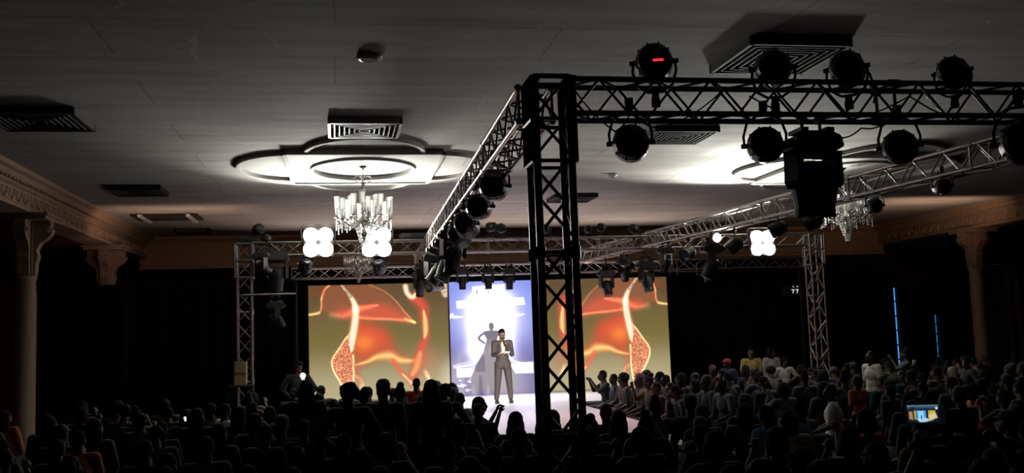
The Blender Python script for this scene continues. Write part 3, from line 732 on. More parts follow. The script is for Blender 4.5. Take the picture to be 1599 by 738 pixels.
# left side truss: round lamps nearest, then moving heads
def under(px, py, fx):
    y = 14.
    for _ in range(40): y = .5*y + .5*P(px, py, x=fx(min(max(y, 8), 25.2))).y
    return y
def bracket(t, target, h=.33):
    s_ = t.scale[0]; tgt = (V0(target) - t.location)/s_; b = B(); q = V0((0, 0, h))
    if (tgt-q).length > .03:
        bm_tube(b, [q-V0((0, 0, .03)), V0((0, 0, max(tgt.z, h))), tgt], .016, 6); obj('drop_bracket', b, M_BLACK, t)
V0 = Vector
ord_ = ['first', 'second', 'third', 'fourth', 'fifth', 'sixth', 'seventh', 'eighth', 'ninth', 'tenth', 'eleventh', 'twelfth', 'thirteenth', 'fourteenth', 'fifteenth', 'sixteenth', 'seventeenth', 'eighteenth', 'nineteenth', 'twentieth', 'twenty-first', 'twenty-second']
for i, (px, py, y, s) in enumerate(((770, 291, 0, .118), (747, 323, 0, .106), (727, 350, 0, .094), (716, 366, 0, .088))):
    y = under(px, py, lambda q: lx(q)+.04); t = par(px, py, y, f'{ord_[i]} round lamp from the tall tower along the left truss', tilt=-15, yaw=-20, s=s*y, grp='round lamps along the left truss')
    bracket(t, (lx(y)+.145, y, TRZ-.13), .28)
for i, (px, py, y, s) in enumerate(((707, 385, 0, 1.25), (700, 399, 0, 1.35), (690, 407, 0, 1.4), (679, 418, 0, 1.35), (665, 427, 0, 1.25), (656, 440, 0, 1.1))):
    y = under(px, py, lambda q: lx(q)); t = moving(px, py, y, f'{ord_[i]} moving head after the round lamps along the left truss', s=s, tilt=(20, -30, 40, -20, 35, 15)[i], yaw=(20, -60, 80, 30, -40, 10)[i], grp='moving heads along the left truss'); bracket(t, (lx(y), y, TRZ-.13))
# right side truss
for kind, px, py, lb, k, tilt, yaw, on in (
    ('par', 1472, 291, 'dim lamp hanging under the right truss near its near end', .075, -30, 50, 0),
    ('par', 1366, 321, 'round lamp hanging right of the right chandelier', .068, -20, 60, 0),
    ('par', 1271, 346, 'round lamp hanging left of the right chandelier', .062, -20, 50, 0),
    ('par', 1215, 357, 'round lamp above and right of the right blinder', .060, -20, 70, 0),
    ('par', 1148, 382, 'lamp hanging between the lit lamp and the right blinder', .058, -35, 60, 0),
    ('par', 1117, 371, 'small round lamp shining white under the right truss', .040, -6, 178, 1),
    ('par', 1075, 395, 'round lamp with a bright rim under the right truss', .054, -20, 120, 0),
    ('mh', 1112, 403, 'big moving head under the right truss below the lit lamp', .066, 30, 70, 0),
    ('mh', 1040, 402, 'moving head under the right truss left of the bright-rimmed lamp', .048, 25, 40, 0),
    ('mh', 1009, 427, 'dark moving head hanging over the top of the right screen', .056, -15, 30, 0),
    ('mh', 975, 418, 'small moving head hanging near the middle of the right screen top', .042, 30, -20, 0),
    ('mh', 947, 438, 'moving head hanging lowest over the left part of the right screen', .048, -20, 15, 0)):
    y = min(under(px, py, lambda q: rx(q)), 25.2)
    if abs(y-YCROSS) < .3: y = YCROSS+.5
    t = par(px, py, y, lb, tilt=tilt, yaw=yaw, s=k*y, on=bool(on)) if kind == 'par' else moving(px, py, y, lb, s=k*y, tilt=tilt, yaw=yaw)
    x_ = t.location.x; x_ = min(max(x_, rx(y)-.14), rx(y)+.14)
    bracket(t, (x_, min(y, 25.3), TRZ-.13), .28 if kind == 'par' else .33)
# cross truss: lamps standing on it
for px, py, lb, s, yaw in ((404, 358, 'round lamp standing on top of the left metal tower', .95, 30), (417, 372, 'small lamp just right of the left metal tower top', .7, -30), (769, 354, 'left lamp of the pair standing on the cross truss behind the left truss', .8, 160), (782, 356, 'right lamp of the pair standing on the cross truss behind the left truss', .85, -20),
                           (851, 357, 'lamp on the cross truss seen through the tall tower', .85, 0), (888, 355, 'lamp on the cross truss at the right edge of the tall tower', .8, 10), (919, 358, 'left and lower lamp of the pair right of the tall tower', .72, 20), (938, 355, 'right and upper lamp of the pair right of the tall tower', .8, -10), (989, 357, 'single lamp on the cross truss before it meets the right truss', .85, -15)):
    par(px, py, YCROSS-.1, lb, up=True, tilt=-15, yaw=yaw, s=s)
# hanging below the cross truss
t = moving(432, 417, YCROSS, 'big moving head hanging beside the left metal tower', s=1.45, tilt=20, yaw=10); bracket(t, (t.location.x, YCROSS, TRZ-.17))
t = moving(408, 409, YCROSS-.4, 'small moving head right next to the left metal tower', s=.9, tilt=60, yaw=-50); bracket(t, (t.location.x, YCROSS-.14, TRZ-.17))
t = par(478, 412, YCROSS-.1, 'lamp hanging below the left blinder', tilt=-30, yaw=10, s=1.15); bracket(t, (t.location.x, YCROSS-.1, TRZ-.17), .28)
t = par(592, 413, YCROSS-.1, 'lamp hanging below the blinder beside the chandelier', tilt=-30, yaw=-8, s=1.15); bracket(t, (t.location.x, YCROSS-.1, TRZ-.17), .28)
for i, (px, lb) in enumerate(((722, 'left'), (762, 'middle'), (795, 'right'))):
    t = moving(px, 432, 25.25, f'{lb} one of three moving heads above the centre screen', s=.95, tilt=(6, -5, 8)[i], yaw=(0, 15, -10)[i]); bracket(t, (t.location.x, 25.56, zs[0]))
# pipe with a lamp on the left tower
p = P(398, 460, y=YCROSS-.2); q = P(462, 461, y=YCROSS-.2)
b = B(); bm_tube(b, [(p.x-.25, p.y, p.z), (q.x, p.y, p.z)], .022, 8); o = obj('crossbar', b, M_TRUSS, None); tag(o, 'short horizontal pipe clamped to the left metal tower', 'pipe')
t = moving(430, 488, YCROSS-.2, 'lamp hanging from the short pipe of the left metal tower', s=1.0, tilt=35, yaw=-70); bracket(t, (t.location.x, YCROSS-.2, P(430, 461, y=YCROSS-.2).z-.01))
t = moving(1104, 425, 25.3, 'dim moving head on the pipe above the right drape', s=.8, tilt=15); bracket(t, (t.location.x, 25.56, zs[0]))
p = P(985, 421, y=25.5); q = P(1110, 421, y=25.5)
for (a, b_, lb, r) in ((P(1030, 424, y=25.5), P(1108, 424, y=25.5), 'pale pipe hanging just beyond the right screen top', .02),):
    b = B(); bm_tube(b, [a, b_], r, 8)
    for t_ in (.2, .35, .75): c = a.lerp(b_, t_); bm_tube(b, [c+Vector((0, 0, .25)), c-Vector((0, 0, .1))], .014, 6)
    o = obj('hanging_pipe', b, M_TRUSS, None); tag(o, lb, 'pipe')
# flat controllers lying on the cross truss
for px, w, lb in ((648, 1.0, 'flat black equipment case on the cross truss behind the left truss'), (388, .55, 'cloth bundle on top of the left metal tower')):
    p = P(px, 366, y=YCROSS); b = B(); bm_box(b, (0, 0, .07), (w*.7, .34, .12)); bmesh.ops.bevel(b, geom=b.edges[:], offset=.03, segments=2, affect='EDGES')
    bm_tube(b, [(-w*.1, -.18, .08), (-w*.1, -.21, .08), (w*.1, -.21, .08), (w*.1, -.18, .08)], .01, 6)
    o = obj('equipment_case', b, M_BLACKM, None, False, (p.x, YCROSS, TRZ+.13)); tag(o, lb, 'case')
# ------------------------------------------------------------------ blinders: four big lamps in a square frame, aimed at the crowd
def blinder(px, py, y, label, s=1.0, watts=BLINDER_W, aim=(.12, -1, 1.0)):
    p = P(px, py, y=y); t = thing('blinder_light', label, 'stage light', tuple(p)); t.scale = (s, s, s)
    b = B(); bm_box(b, (0, .08, 0), (.62, .14, .62)); bmesh.ops.bevel(b, geom=b.edges[:], offset=.015, segments=1, affect='EDGES'); obj('housing', b, M_BLACK, t)
    for sx in (-1, 1):
        for sz in (-1, 1):
            b = B(); bm_lathe(b, [(.157, 0), (.157, .03), (.10, .055), (.001, .065)], 24, Matrix.Translation((sx*.15, 0, sz*.15)) @ Matrix.Rotation(math.pi/2, 4, 'X'), caps=False)
            obj('lamp', b, M_BLIND, t, True)
    b = B(); bm_tube(b, [(-.34, .08, 0), (-.36, .08, .3), (-.3, .08, .38), (.3, .08, .38), (.36, .08, .3), (.34, .08, 0)], .014, 6); obj('yoke', b, M_BLACK, t)
    b = B(); bm_tube(b, [(-.1, .14, 0), (-.1, .24/s, 0)], .03, 8); bm_tube(b, [(.1, .14, 0), (.1, .24/s, 0)], .03, 8); obj('bracket', b, M_BLACK, t)
    l = bpy.data.lights.new('blinder_throw', 'AREA'); l.shape = 'SQUARE'; l.size = .5; l.energy = watts; l.color = (1, .99, .92); l.spread = math.radians(106)
    o = bpy.data.objects.new('blinder_throw', l); COL.objects.link(o); o.location = p + Vector((0, -.1, 0))*s; o.rotation_euler = (math.radians(-90), 0, 0); o.rotation_euler = (math.radians(90), 0, 0) if False else Vector(aim).to_track_quat('-Z', 'Y').to_euler()
    return t
YB = YCROSS-.36
blinder(497, 378, YB, 'glaring four-lamp blinder left of the chandelier')
blinder(588, 378, YB, 'glaring four-lamp blinder overlapping the chandelier base')
blinder(1191, 379, YB, 'glaring four-lamp blinder on the right of the cross truss', .93, BLINDER_W*2.3, (-.55, -1, 1.1))

# ================================================================== CHANDELIERS
def chandelier(x, y, label, s=1.0, ztop=CEIL, drop=0):
    t = thing('chandelier', label, 'chandelier', (x, y, ztop)); t.scale = (s, s, s); D = -drop/s
    b = B(); bm_lathe(b, [(.001, .0), (.07, .0), (.075, -.03), (.03, -.06), (.012, -.08)], 16, caps=False)
    bm_tube(b, [(0, 0, -.07), (0, 0, D-.22)], .012, 8)
    bm_lathe(b, [(.012, D-.2), (.04, D-.24), (.025, D-.3), (.035, D-.36), (.02, D-.42), (.045, D-.5), (.03, D-.56), (.03, D-.8), (.05, D-.86), (.03, D-.95), (.09, D-1.02), (.12, D-1.06), (.06, D-1.12), (.02, D-1.2), (.06, D-1.3), (.015, D-1.45)], 14)
    obj('stem', b, M_CHROME, t, True)
    for k in range(4):                                         # scrolls near the top
        a = 2*math.pi*k/4+.1; c, s_ = math.cos(a), math.sin(a); pts = []
        for i in range(18):
            th = math.pi*1.0 - i*.36; r = .085-.003*i; pts.append((c*(.1+r*math.cos(th)), s_*(.1+r*math.cos(th)), D-.27+r*math.sin(th)))
        pts = [(c*.03, s_*.03, D-.45)] + pts
        b = B(); bm_tube(b, pts, .013, 6); obj('scroll', b, M_CHROME, t, True)
    k = 0
    for n, rad, z, off in ((12, .5, D-.62, .13), (6, .26, D-.56, .4)):
        for i in range(n):
            a = 2*math.pi*i/n+off; c, s_ = math.cos(a), math.sin(a); zz = z - (.06 if i % 2 else 0)
            b = B(); pts = []
            for j in range(9):
                q = j/8; r = .05+(rad-.05)*q; pts.append((c*r, s_*r, zz-.42-.10*math.sin(q*math.pi)+.04*q))
            bm_tube(b, pts, .009, 6); bm_lathe(b, [(.001, 0), (.05, .01), (.055, .025), (.015, .03), (.012, .06)], 10, Matrix.Translation((c*rad, s_*rad, zz-.39)), caps=False)
            arm = obj('arm', b, M_CHROME, t, True)
            b = B(); bm_lathe(b, [(.025, 0), (.042, .05), (.05, .12), (.052, .25), (.062, .34), (.068, .36)], 14, Matrix.Translation((c*rad, s_*rad, zz-.34)), caps=False)
            obj('glass_shade', b, M_GLASS, t, True)
            b = B(); bm_lathe(b, [(.012, 0), (.012, .1), (.022, .12), (.008, .15)], 8, Matrix.Translation((c*rad, s_*rad, zz-.33))); obj('candle_holder', b, M_BLACK, arm, True)
            b = B(); bm_ell(b, (c*rad, s_*rad, zz-.33+.19), (.014, .014, .035), seg=8); obj('bulb', b, M_BULB, arm, True)
            b = B()                                             # the string of drops under each arm
            for q in range(4): bm_ell(b, (c*(rad+.015), s_*(rad+.015), zz-.44-.05*q), (.015, .006, .024), Matrix.Rotation(a, 3, 'Z'), seg=6)
            obj('crystal_drop', b, M_GLASS, t, True); b = B()
            for q in range(3): bm_ell(b, (c*(rad-.06), s_*(rad-.06), zz-.46-.05*q), (.012, .006, .02), seg=6)
            obj('crystal_drop', b, M_GLASS, t, True)
    for n, rad, z, ln in ((16, .2, D-1.06, 4), (12, .15, D-1.2, 3), (8, .1, D-1.33, 3), (6, .05, D-1.44, 3)):   # the tapering fringe underneath
        b = B()
        for i in range(n):
            a = 2*math.pi*i/n
            for q in range(ln): bm_ell(b, (math.cos(a)*rad*(1-.12*q), math.sin(a)*rad*(1-.12*q), z-.055*q), (.018, .012, .026), seg=6)
        ring(b, 0, 0, rad+.01, rad+.01, .02, z+.03, z+.045, 24); obj('crystal_fringe', b, M_GLASS, t, True)
    return t
chandelier(MC1[0], MC1[1], 'large crystal chandelier hanging from the medallion, fully in view')
chandelier(MC2[0], MC2[1], 'crystal chandelier half hidden behind the right truss')
p = P(560, 421, y=24.2); chandelier(p.x, 24.2, 'small unlit chandelier hanging before the top of the left screen', .68, drop=CEIL-p.z-.75)
# ================================================================== PEOPLE
def bm_cap(b, p0, r0, p1, r1, n=14):
    p0, p1 = Vector(p0), Vector(p1)
    for p, r in ((p0, r0), (p1, r1)): bm_ell(b, p, (r*.998, r*.998, r*.998), seg=n)
    if (p1-p0).length > 1e-4: bm_tube(b, [p0, p1], r0, n, True, r1)
def fuse(name, b, m, voxel, smooth_it=3):
    """melt overlapping volumes into one continuous surface"""
    bmesh.ops.recalc_face_normals(b, faces=b.faces)
    me = bpy.data.meshes.new('tmp'); b.to_mesh(me); b.free(); o = bpy.data.objects.new('tmp', me); COL.objects.link(o)
    r = o.modifiers.new('r', 'REMESH'); r.mode = 'VOXEL'; r.voxel_size = voxel; r.use_smooth_shade = True
    s = o.modifiers.new('s', 'SMOOTH'); s.factor = .5; s.iterations = smooth_it
    dg = bpy.context.evaluated_depsgraph_get(); out = bpy.data.meshes.new_from_object(o.evaluated_get(dg)); out.name = name
    bpy.data.objects.remove(o); bpy.data.meshes.remove(me)
    out.materials.clear(); out.materials.append(m)
    for p in out.polygons: p.use_smooth = True
    return out
SKIN = [mat('skin_deep', (.06, .027, .016), .6), mat('skin_brown', (.16, .075, .042), .55)]
HAIRM = mat('hair_black', (.008, .007, .007), .85, spec=.2, bump=.6, bscale=90)
V = Vector
def skeleton(kind, turn=0):
    if kind == 'stand' or kind == 'phone_up_stand' or kind == 'present':
        J = dict(pel=V((0, 0, .93)), abd=V((0, .0, 1.08)), chest=V((0, 0, 1.27)), neck=V((0, -.005, 1.46)), head=V((0, .02, 1.615)),
                 hip=V((.095, 0, .92)), knee=V((.10, .03, .50)), ank=V((.105, -.01, .09)), sh=V((.185, -.005, 1.42)), el=V((.24, -.03, 1.13)), wr=V((.235, .06, .88)), hd=V((.23, .09, .80)))
    else:
        J = dict(pel=V((0, 0, .57)), abd=V((0, -.01, .72)), chest=V((0, 0, .91)), neck=V((0, .01, 1.10)), head=V((0, .04, 1.25)),
                 hip=V((.095, .02, .55)), knee=V((.13, .44, .54)), ank=V((.13, .42, .09)), sh=V((.185, .0, 1.05)), el=V((.24, .05, .77)), wr=V((.13, .27, .68)), hd=V((.10, .34, .67)))
    return J
def hand(b, wr, hd, side, r=.0115, curl=.6, spread=1.0, nrm=None):
    """palm with four unequal bent fingers and a thumb leaving the side of the palm"""
    d = (hd-wr).normalized(); nrm = (nrm or V((0, 0, -1))); nrm = (nrm - d*nrm.dot(d)).normalized(); s = d.cross(nrm)*side
    pc = wr + d*.055
    M = Matrix((s, d, nrm)).transposed()
    bm_ell(b, pc, (.038, .05, .017), M)
    for k, (o, L) in enumerate(((-.028, .066), (-.0095, .078), (.0095, .074), (.027, .058))):
        p = pc + d*.04 + s*o*spread; a = curl
        q1 = p + (d*math.cos(a*.5) + nrm*math.sin(a*.5))*L*.45; q2 = q1 + (d*math.cos(a*1.2) + nrm*math.sin(a*1.2))*L*.32; q3 = q2 + (d*math.cos(a*1.9) + nrm*math.sin(a*1.9))*L*.25
        bm_cap(b, p, r*.9, q1, r*.85, 8); bm_cap(b, q1, r*.85, q2, r*.75, 8); bm_cap(b, q2, r*.75, q3, r*.65, 8)
    p = pc - d*.02 - s*.032; q1 = p - s*.022 + d*.03 + nrm*.012; q2 = q1 + d*.028 + nrm*.014
    bm_cap(b, p, r*1.1, q1, r, 8); bm_cap(b, q1, r, q2, r*.8, 8)
def person_meshes(key, kind, arms='lap', turn=0, lean=0, hair='cropped', voxel=.0125, female=False, build=1.0):
    J = skeleton(kind); stand = kind in ('stand', 'phone_up_stand', 'present')
    Lr = {}
    for s in (-1, 1):
        m = lambda v: V((v.x*s, v.y, v.z)); j = {k: m(J[k]) for k in ('hip', 'knee', 'ank', 'sh', 'el', 'wr', 'hd')}
        if arms == 'up' or (arms == 'one_up' and s == 1):        # holding a phone up before the face
            j['el'] = j['sh'] + V((s*.07, .2, -.12)); j['wr'] = j['el'] + V((-s*.12, .10, .21)); j['hd'] = j['wr'] + V((-s*.02, .03, .08))
        if arms == 'high':
            j['el'] = j['sh'] + V((s*.12, .15, .10)); j['wr'] = j['el'] + V((-s*.12, .14, .19)); j['hd'] = j['wr'] + V((-s*.03, .04, .08))
        if arms == 'chin' and s == 1:
            j['el'] = j['sh'] + V((.05, .16, -.24)); j['wr'] = j['head'] if 'head' in j else J['head'] + V((.05, .13, -.15)); j['hd'] = j['wr'] + V((-.02, .0, .07))
        if arms == 'hips':
            j['el'] = j['sh'] + V((s*.17, -.05, -.26)); j['wr'] = j['el'] + V((-s*.17, .08, -.14)); j['hd'] = j['wr'] + V((-s*.05, .04, -.05))
        if arms == 'present':
            if s == -1:   # his right hand: microphone at the mouth
                j['el'] = j['sh'] + V((-.035, .05, -.28)); j['wr'] = V((-.055, .235, 1.40)); j['hd'] = V((-.02, .245, 1.46))
            else:         # left hand holds the card level
                j['el'] = j['sh'] + V((.035, .03, -.28)); j['wr'] = V((.13, .26, 1.15)); j['hd'] = V((.05, .31, 1.16))
        Lr[s] = j
    if kind == 'present':
        for s in (-1, 1): Lr[s]['hip'].x = s*.10; Lr[s]['knee'].x = s*.135; Lr[s]['ank'].x = s*.17
    wb = build; fw = .93 if female else 1.0
    Rt = Matrix.Rotation(math.radians(turn), 3, 'Z'); hc = J['head']; npv = J['neck']
    H = lambda p: npv + Rt @ (V(p) - npv)
    hcr = H(hc)
    R3 = Rt
    b = B()
    bm_ell(b, J['pel'], (.165*wb, .115*wb, .12)); bm_ell(b, J['abd'], (.145*wb, .105*wb, .15)); bm_ell(b, J['chest'], (.17*wb*fw, .115*wb, .17))
    bm_cap(b, J['chest']+V((0, 0, .10)), .085, J['neck'], .058); bm_cap(b, J['neck']-V((0, 0, .03)), .07, hcr-V((0, .02, .06)), .06)
    # head: skull, jaw, nose, brow, ears
    E = lambda off, s, sg=14: bm_ell(b, H(hc+V(off)), s, R3, sg)
    E((0, -.012, .03), (.075, .093, .088)); E((0, .022, -.035), (.062, .07, .078)); E((0, .045, -.085), (.034, .034, .026)); E((0, .083, .028), (.05, .016, .014), 10)
    bm_cap(b, H(hc+V((0, .092, .012))), .009, H(hc+V((0, .108, -.022))), .015, 8); E((0, .088, -.058), (.026, .014, .009), 8); E((0, .085, -.07), (.022, .014, .007), 8)
    for s in (-1, 1): E((s*.077, -.005, -.005), (.011, .022, .032), 8)
    for s in (-1, 1):
        j = Lr[s]
        bm_cap(b, J['neck']-V((0, 0, .05)), .06, j['sh']-V((s*.02, 0, .0)), .058*wb); bm_cap(b, j['sh'], .056*wb, j['el'], .042*wb); bm_cap(b, j['el'], .043*wb, j['wr'], .028)
        hand(b, j['wr'], j['hd'], s, r=max(.0115, voxel*.85), curl=.55 if arms not in ('present', 'up', 'high') else 1.1, nrm=V((0, .2, -1)) if arms == 'lap' else V((-s*.6, .8, 0)) if arms in ('up', 'high', 'chin') else (V((1, .4, 0)) if s == -1 else V((0, 0, 1))) if arms == 'present' else V((-s, .2, 0)))
        bm_cap(b, j['hip'], .088*wb, j['knee'], .06*wb); bm_cap(b, j['knee'], .06*wb, j['ank'], .038); bm_ell(b, j['ank']+V((0, .05, -.045)), (.042, .105, .036)); bm_ell(b, j['ank']+V((0, -.02, -.03)), (.036, .045, .05))
    lm = Matrix.Translation((0, 0, J['pel'].z)) @ Matrix.Rotation(math.radians(-lean), 4, 'X') @ Matrix.Translation((0, 0, -J['pel'].z))
    def do_lean(bb):
        if lean and not stand:
            for v in bb.verts:
                w = min(1, max(0, (v.co.z-J['pel'].z)/.1))
                if v.co.y > .2 and v.co.z < .75: w = 0
                v.co = v.co.lerp(lm @ v.co, w)
        return bb
    out = {'body': fuse(key+'_body', do_lean(b), SKIN[1], voxel)}
    # shirt / top
    b = B(); e = .016
    bm_ell(b, J['abd'], (.145*wb+e, .105*wb+e, .15+e)); bm_ell(b, J['chest'], (.17*wb*fw+e, .115*wb+e, .17)); bm_ell(b, J['pel']+V((0, 0, .05)), (.165*wb+e, .115*wb+e, .10))
    bm_cap(b, J['chest']+V((0, 0, .10)), .085+e*.6, J['neck']-V((0, 0, .03)), .06)
    sleeve = .55 if arms in ('lap', 'up', 'one_up', 'high') and kind != 'present' and hair != 'long' else 1.0
    for s in (-1, 1):
        j = Lr[s]; bm_cap(b, J['neck']-V((0, 0, .055)), .06+e*.4, j['sh']-V((s*.02, 0, 0)), .058*wb+e); bm_cap(b, j['sh'], .057*wb+e, j['sh'].lerp(j['el'], 1 if sleeve == 1 else .8), .046*wb+e)
        if sleeve == 1: bm_cap(b, j['el'], .045*wb+e, j['el'].lerp(j['wr'], .9), .032+e)
    if kind == 'present':
        bm_ell(b, (0, .005, .96), (.178, .13, .16)); bm_ell(b, (-.085, .01, .86), (.10, .12, .10)); bm_ell(b, (.085, .01, .86), (.10, .12, .10))
    out['top'] = fuse(key+'_top', do_lean(b), None, voxel)
    # trousers
    b = B(); bm_ell(b, J['pel']-V((0, 0, .01)), (.165*wb+e*.7, .115*wb+e*.7, .12+e*.5))
    for s in (-1, 1):
        j = Lr[s]; bm_cap(b, j['hip'], .088*wb+e, j['knee'], .062*wb+e); bm_cap(b, j['knee'], .062*wb+e, j['ank']+V((0, 0, .03)), .052+e*.5)
    out['trousers'] = fuse(key+'_trousers', b, None, voxel)
    b = B()
    for s in (-1, 1):
        j = Lr[s]; a = j['ank']; bm_ell(b, a+V((0, .055, -.045)), (.05, .125, .044)); bm_ell(b, a+V((0, -.03, -.03)), (.043, .055, .06)); bm_box(b, a+V((0, .03, -.078)), (.085, .24, .022))
    out['shoes'] = fuse(key+'_shoes', b, None, voxel)
    # hair
    b = B(); E2 = lambda off, s, sg=14: bm_ell(b, H(hc+V(off)), s, R3, sg)
    if hair == 'cropped': E2((0, -.02, .042), (.08, .093, .086)); E2((0, -.045, .0), (.074, .066, .07))
    elif hair == 'afro':
        E2((0, -.03, .05), (.108, .108, .106))
        for k in range(14):
            a = k*2.4; u_ = -.6+1.5*k/13; q_ = math.sqrt(max(0, 1-u_*u_)); E2((.075*q_*math.cos(a), -.03+.075*q_*math.sin(a), .05+.07*u_), (.048, .048, .048), 8)
    elif hair == 'bun': E2((0, -.02, .042), (.082, .096, .088)); E2((0, -.05, .0), (.076, .064, .07)); E2((0, -.06, .135), (.055, .055, .05)); E2((0, -.045, .10), (.05, .045, .04), 8)
    elif hair == 'low_bun': E2((0, -.02, .042), (.082, .096, .088)); E2((0, -.05, .0), (.076, .064, .07)); E2((0, -.13, -.02), (.048, .045, .045))
    elif hair == 'long':
        E2((0, -.02, .045), (.09, .10, .092)); E2((0, -.055, -.01), (.095, .07, .10)); E2((0, -.07, -.12), (.11, .058, .15)); E2((0, -.085, -.25), (.105, .05, .13))
        for s in (-1, 1): E2((s*.08, -.02, -.08), (.03, .05, .13), 8)
    elif hair == 'bob':
        E2((0, -.02, .045), (.095, .103, .095)); E2((0, -.055, -.02), (.10, .075, .11))
        for s in (-1, 1): E2((s*.08, -.01, -.03), (.03, .055, .09), 8)
    elif hair == 'quiff': E2((0, -.02, .048), (.084, .098, .09)); E2((0, .03, .105), (.06, .055, .035)); E2((0, -.045, .0), (.078, .066, .07))
    elif hair == 'ponytail': E2((0, -.02, .042), (.08, .094, .087)); bm_cap(b, H(hc+V((0, -.1, .06))), .035, H(hc+V((0, -.17, .02))), .04, 10); bm_cap(b, H(hc+V((0, -.17, .02))), .04, H(hc+V((0, -.17, -.14))), .02, 10)
    elif hair == 'cap':
        E2((0, -.008, .055), (.083, .102, .075)); E2((0, .095, .045), (.062, .06, .012)); E2((0, -.02, .03), (.081, .09, .06))
    elif hair == 'headwrap': E2((0, -.02, .05), (.09, .103, .095)); E2((0, -.03, .115), (.08, .08, .05)); E2((.0, -.10, .11), (.05, .035, .045), 10); E2((0, -.03, .09), (.098, .09, .04), 10)
    out['hair'] = fuse(key+'_hair', do_lean(b), HAIRM, voxel*.9, 2)
    out['lean'] = lm
    return out
HN = {'cropped': 'short hair', 'afro': 'rounded afro', 'bun': 'high bun', 'low_bun': 'low bun', 'long': 'long hair', 'bob': 'bobbed hair', 'ponytail': 'ponytail', 'cap': 'peaked cap', 'headwrap': 'tied headwrap'}
SPEC = {  # key: kind, arms, turn, lean, hair, female
    's0': ('sit', 'lap', 0, 4, 'cropped', False), 's1': ('sit', 'lap', 28, 0, 'cropped', False), 's2': ('sit', 'lap', -32, -3, 'long', True), 's3': ('sit', 'up', 0, 0, 'bob', True),
    's4': ('sit', 'lap', 12, 8, 'afro', True), 's5': ('sit', 'one_up', -15, 0, 'bun', True), 's6': ('sit', 'lap', -20, 0, 'cap', False), 's7': ('sit', 'up', 0, 3, 'cropped', False),
    's8': ('sit', 'lap', 35, 0, 'ponytail', True), 's9': ('sit', 'chin', -8, 10, 'low_bun', True), 's10': ('sit', 'lap', 0, 0, 'headwrap', True),
    't0': ('stand', 'lap', 0, 0, 'cropped', False), 't1': ('stand', 'lap', 20, 0, 'long', True), 't2': ('stand', 'up', 0, 0, 'bun', True), 't3': ('stand', 'lap', -25, 0, 'cap', False), 't4': ('stand', 'hips', 30, 0, 'afro', True),
    't5': ('stand', 'high', 0, 0, 'cropped', False), 't6': ('stand', 'lap', 0, 0, 'headwrap', True)}
PEO = {}
def pm(key):
    if key not in PEO:
        k = SPEC[key]; PEO[key] = person_meshes(key, k[0], k[1], k[2], k[3], k[4], female=k[5], build=(1.0, 1.08, .95)[len(key) % 3] if key != 's1' else 1.12)
    return PEO[key]
CLOTH = {'black': (.012, .012, .013), 'navy': (.012, .02, .06), 'maroon': (.09, .012, .016), 'grey': (.08, .08, .09), 'white': (.75, .74, .70), 'teal': (.015, .06, .075), 'brown': (.09, .045, .025),
         'olive': (.07, .07, .03), 'red': (.45, .02, .03), 'sky blue': (.10, .30, .50), 'cream': (.50, .44, .32), 'charcoal': (.035, .035, .04), 'orange': (.5, .14, .04), 'pink': (.5, .18, .18), 'yellow': (.6, .5, .16), 'mint': (.35, .5, .42)}
def cloth(c): return mat('cloth_'+c.replace(' ', '_'), CLOTH[c], .85, bump=.3, bscale=12, sheen=.15)
def put_slot(o, m):
    if not len(o.material_slots): return
    o.material_slots[0].link = 'OBJECT'; o.material_slots[0].material = m
def person(key, loc, rz, top, label, group=None, bottom='black', hairc=None, scale=1.0, skin=0, garment='shirt'):
    M = pm(key)
    o = bpy.data.objects.new('person', M['body']); COL.objects.link(o); put_slot(o, SKIN[skin])
    o.location = loc; o.rotation_euler = (0, 0, rz); o.scale = (scale,)*3
    tag(o, label, 'person', group)
    for nm, me in ((garment, M['top']), ('trousers', M['trousers']), ('shoes', M['shoes']), (('cap' if SPEC[key][4] == 'cap' else 'headwrap' if SPEC[key][4] == 'headwrap' else 'hair'), M['hair'])):
        if not len(me.materials): me.materials.append(cloth('black'))
        c = bpy.data.objects.new(nm, me); COL.objects.link(c); c.parent = o
        put_slot(c, cloth(top) if nm == garment else cloth(bottom) if nm == 'trousers' else M_BLACKM if nm == 'shoes' else (cloth(hairc) if hairc else (HAIRM if nm == 'hair' else cloth('charcoal'))))
    return o

# ------------------------------------------------------------------ the chair, built once and copied
def make_chair():
    t = thing('banquet_chair', 'dark banquet chair under a seated guest', 'chair')
    b = B(); bm_box(b, (0, 0, .43), (.40, .40, .05)); bmesh.ops.bevel(b, geom=b.edges[:], offset=.015, segments=2, affect='EDGES'); obj('seat', b, cloth('maroon'), t)
    b = B(); bm_box(b, (0, -.235, .70), (.36, .03, .30)); bmesh.ops.bevel(b, geom=b.edges[:], offset=.012, segments=2, affect='EDGES'); obj('backrest', b, cloth('maroon'), t)
    for sx in (-1, 1):
        b = B(); bm_tube(b, [(sx*.18, .18, .01), (sx*.18, .17, .42)], .012, 8); obj('leg', b, M_BLACK, t)
        b = B(); bm_tube(b, [(sx*.18, -.22, .01), (sx*.18, -.19, .42), (sx*.175, -.235, .84)], .012, 8); obj('leg', b, M_BLACK, t)
    return t
CH = [make_chair(), 0]
CKIDS = list(CH[0].children)
def chair(x, y, rz, tail):
    if CH[1] == 0: o = CH[0]
    else:
        o = CH[0].copy(); COL.objects.link(o)
        for k in CKIDS:
            c = k.copy(); COL.objects.link(c); c.parent = o
    CH[1] += 1
    o.location = (x, y, 0); o.rotation_euler = (0, 0, rz); o['group'] = 'banquet chairs under the guests'; o['label'] = ' '.join(('dark banquet chair, '+tail).split()[:16])
TAKEN = []
def free(x, y, r=.42): return all((x-a)**2+(y-c)**2 > r*r for a, c in TAKEN)

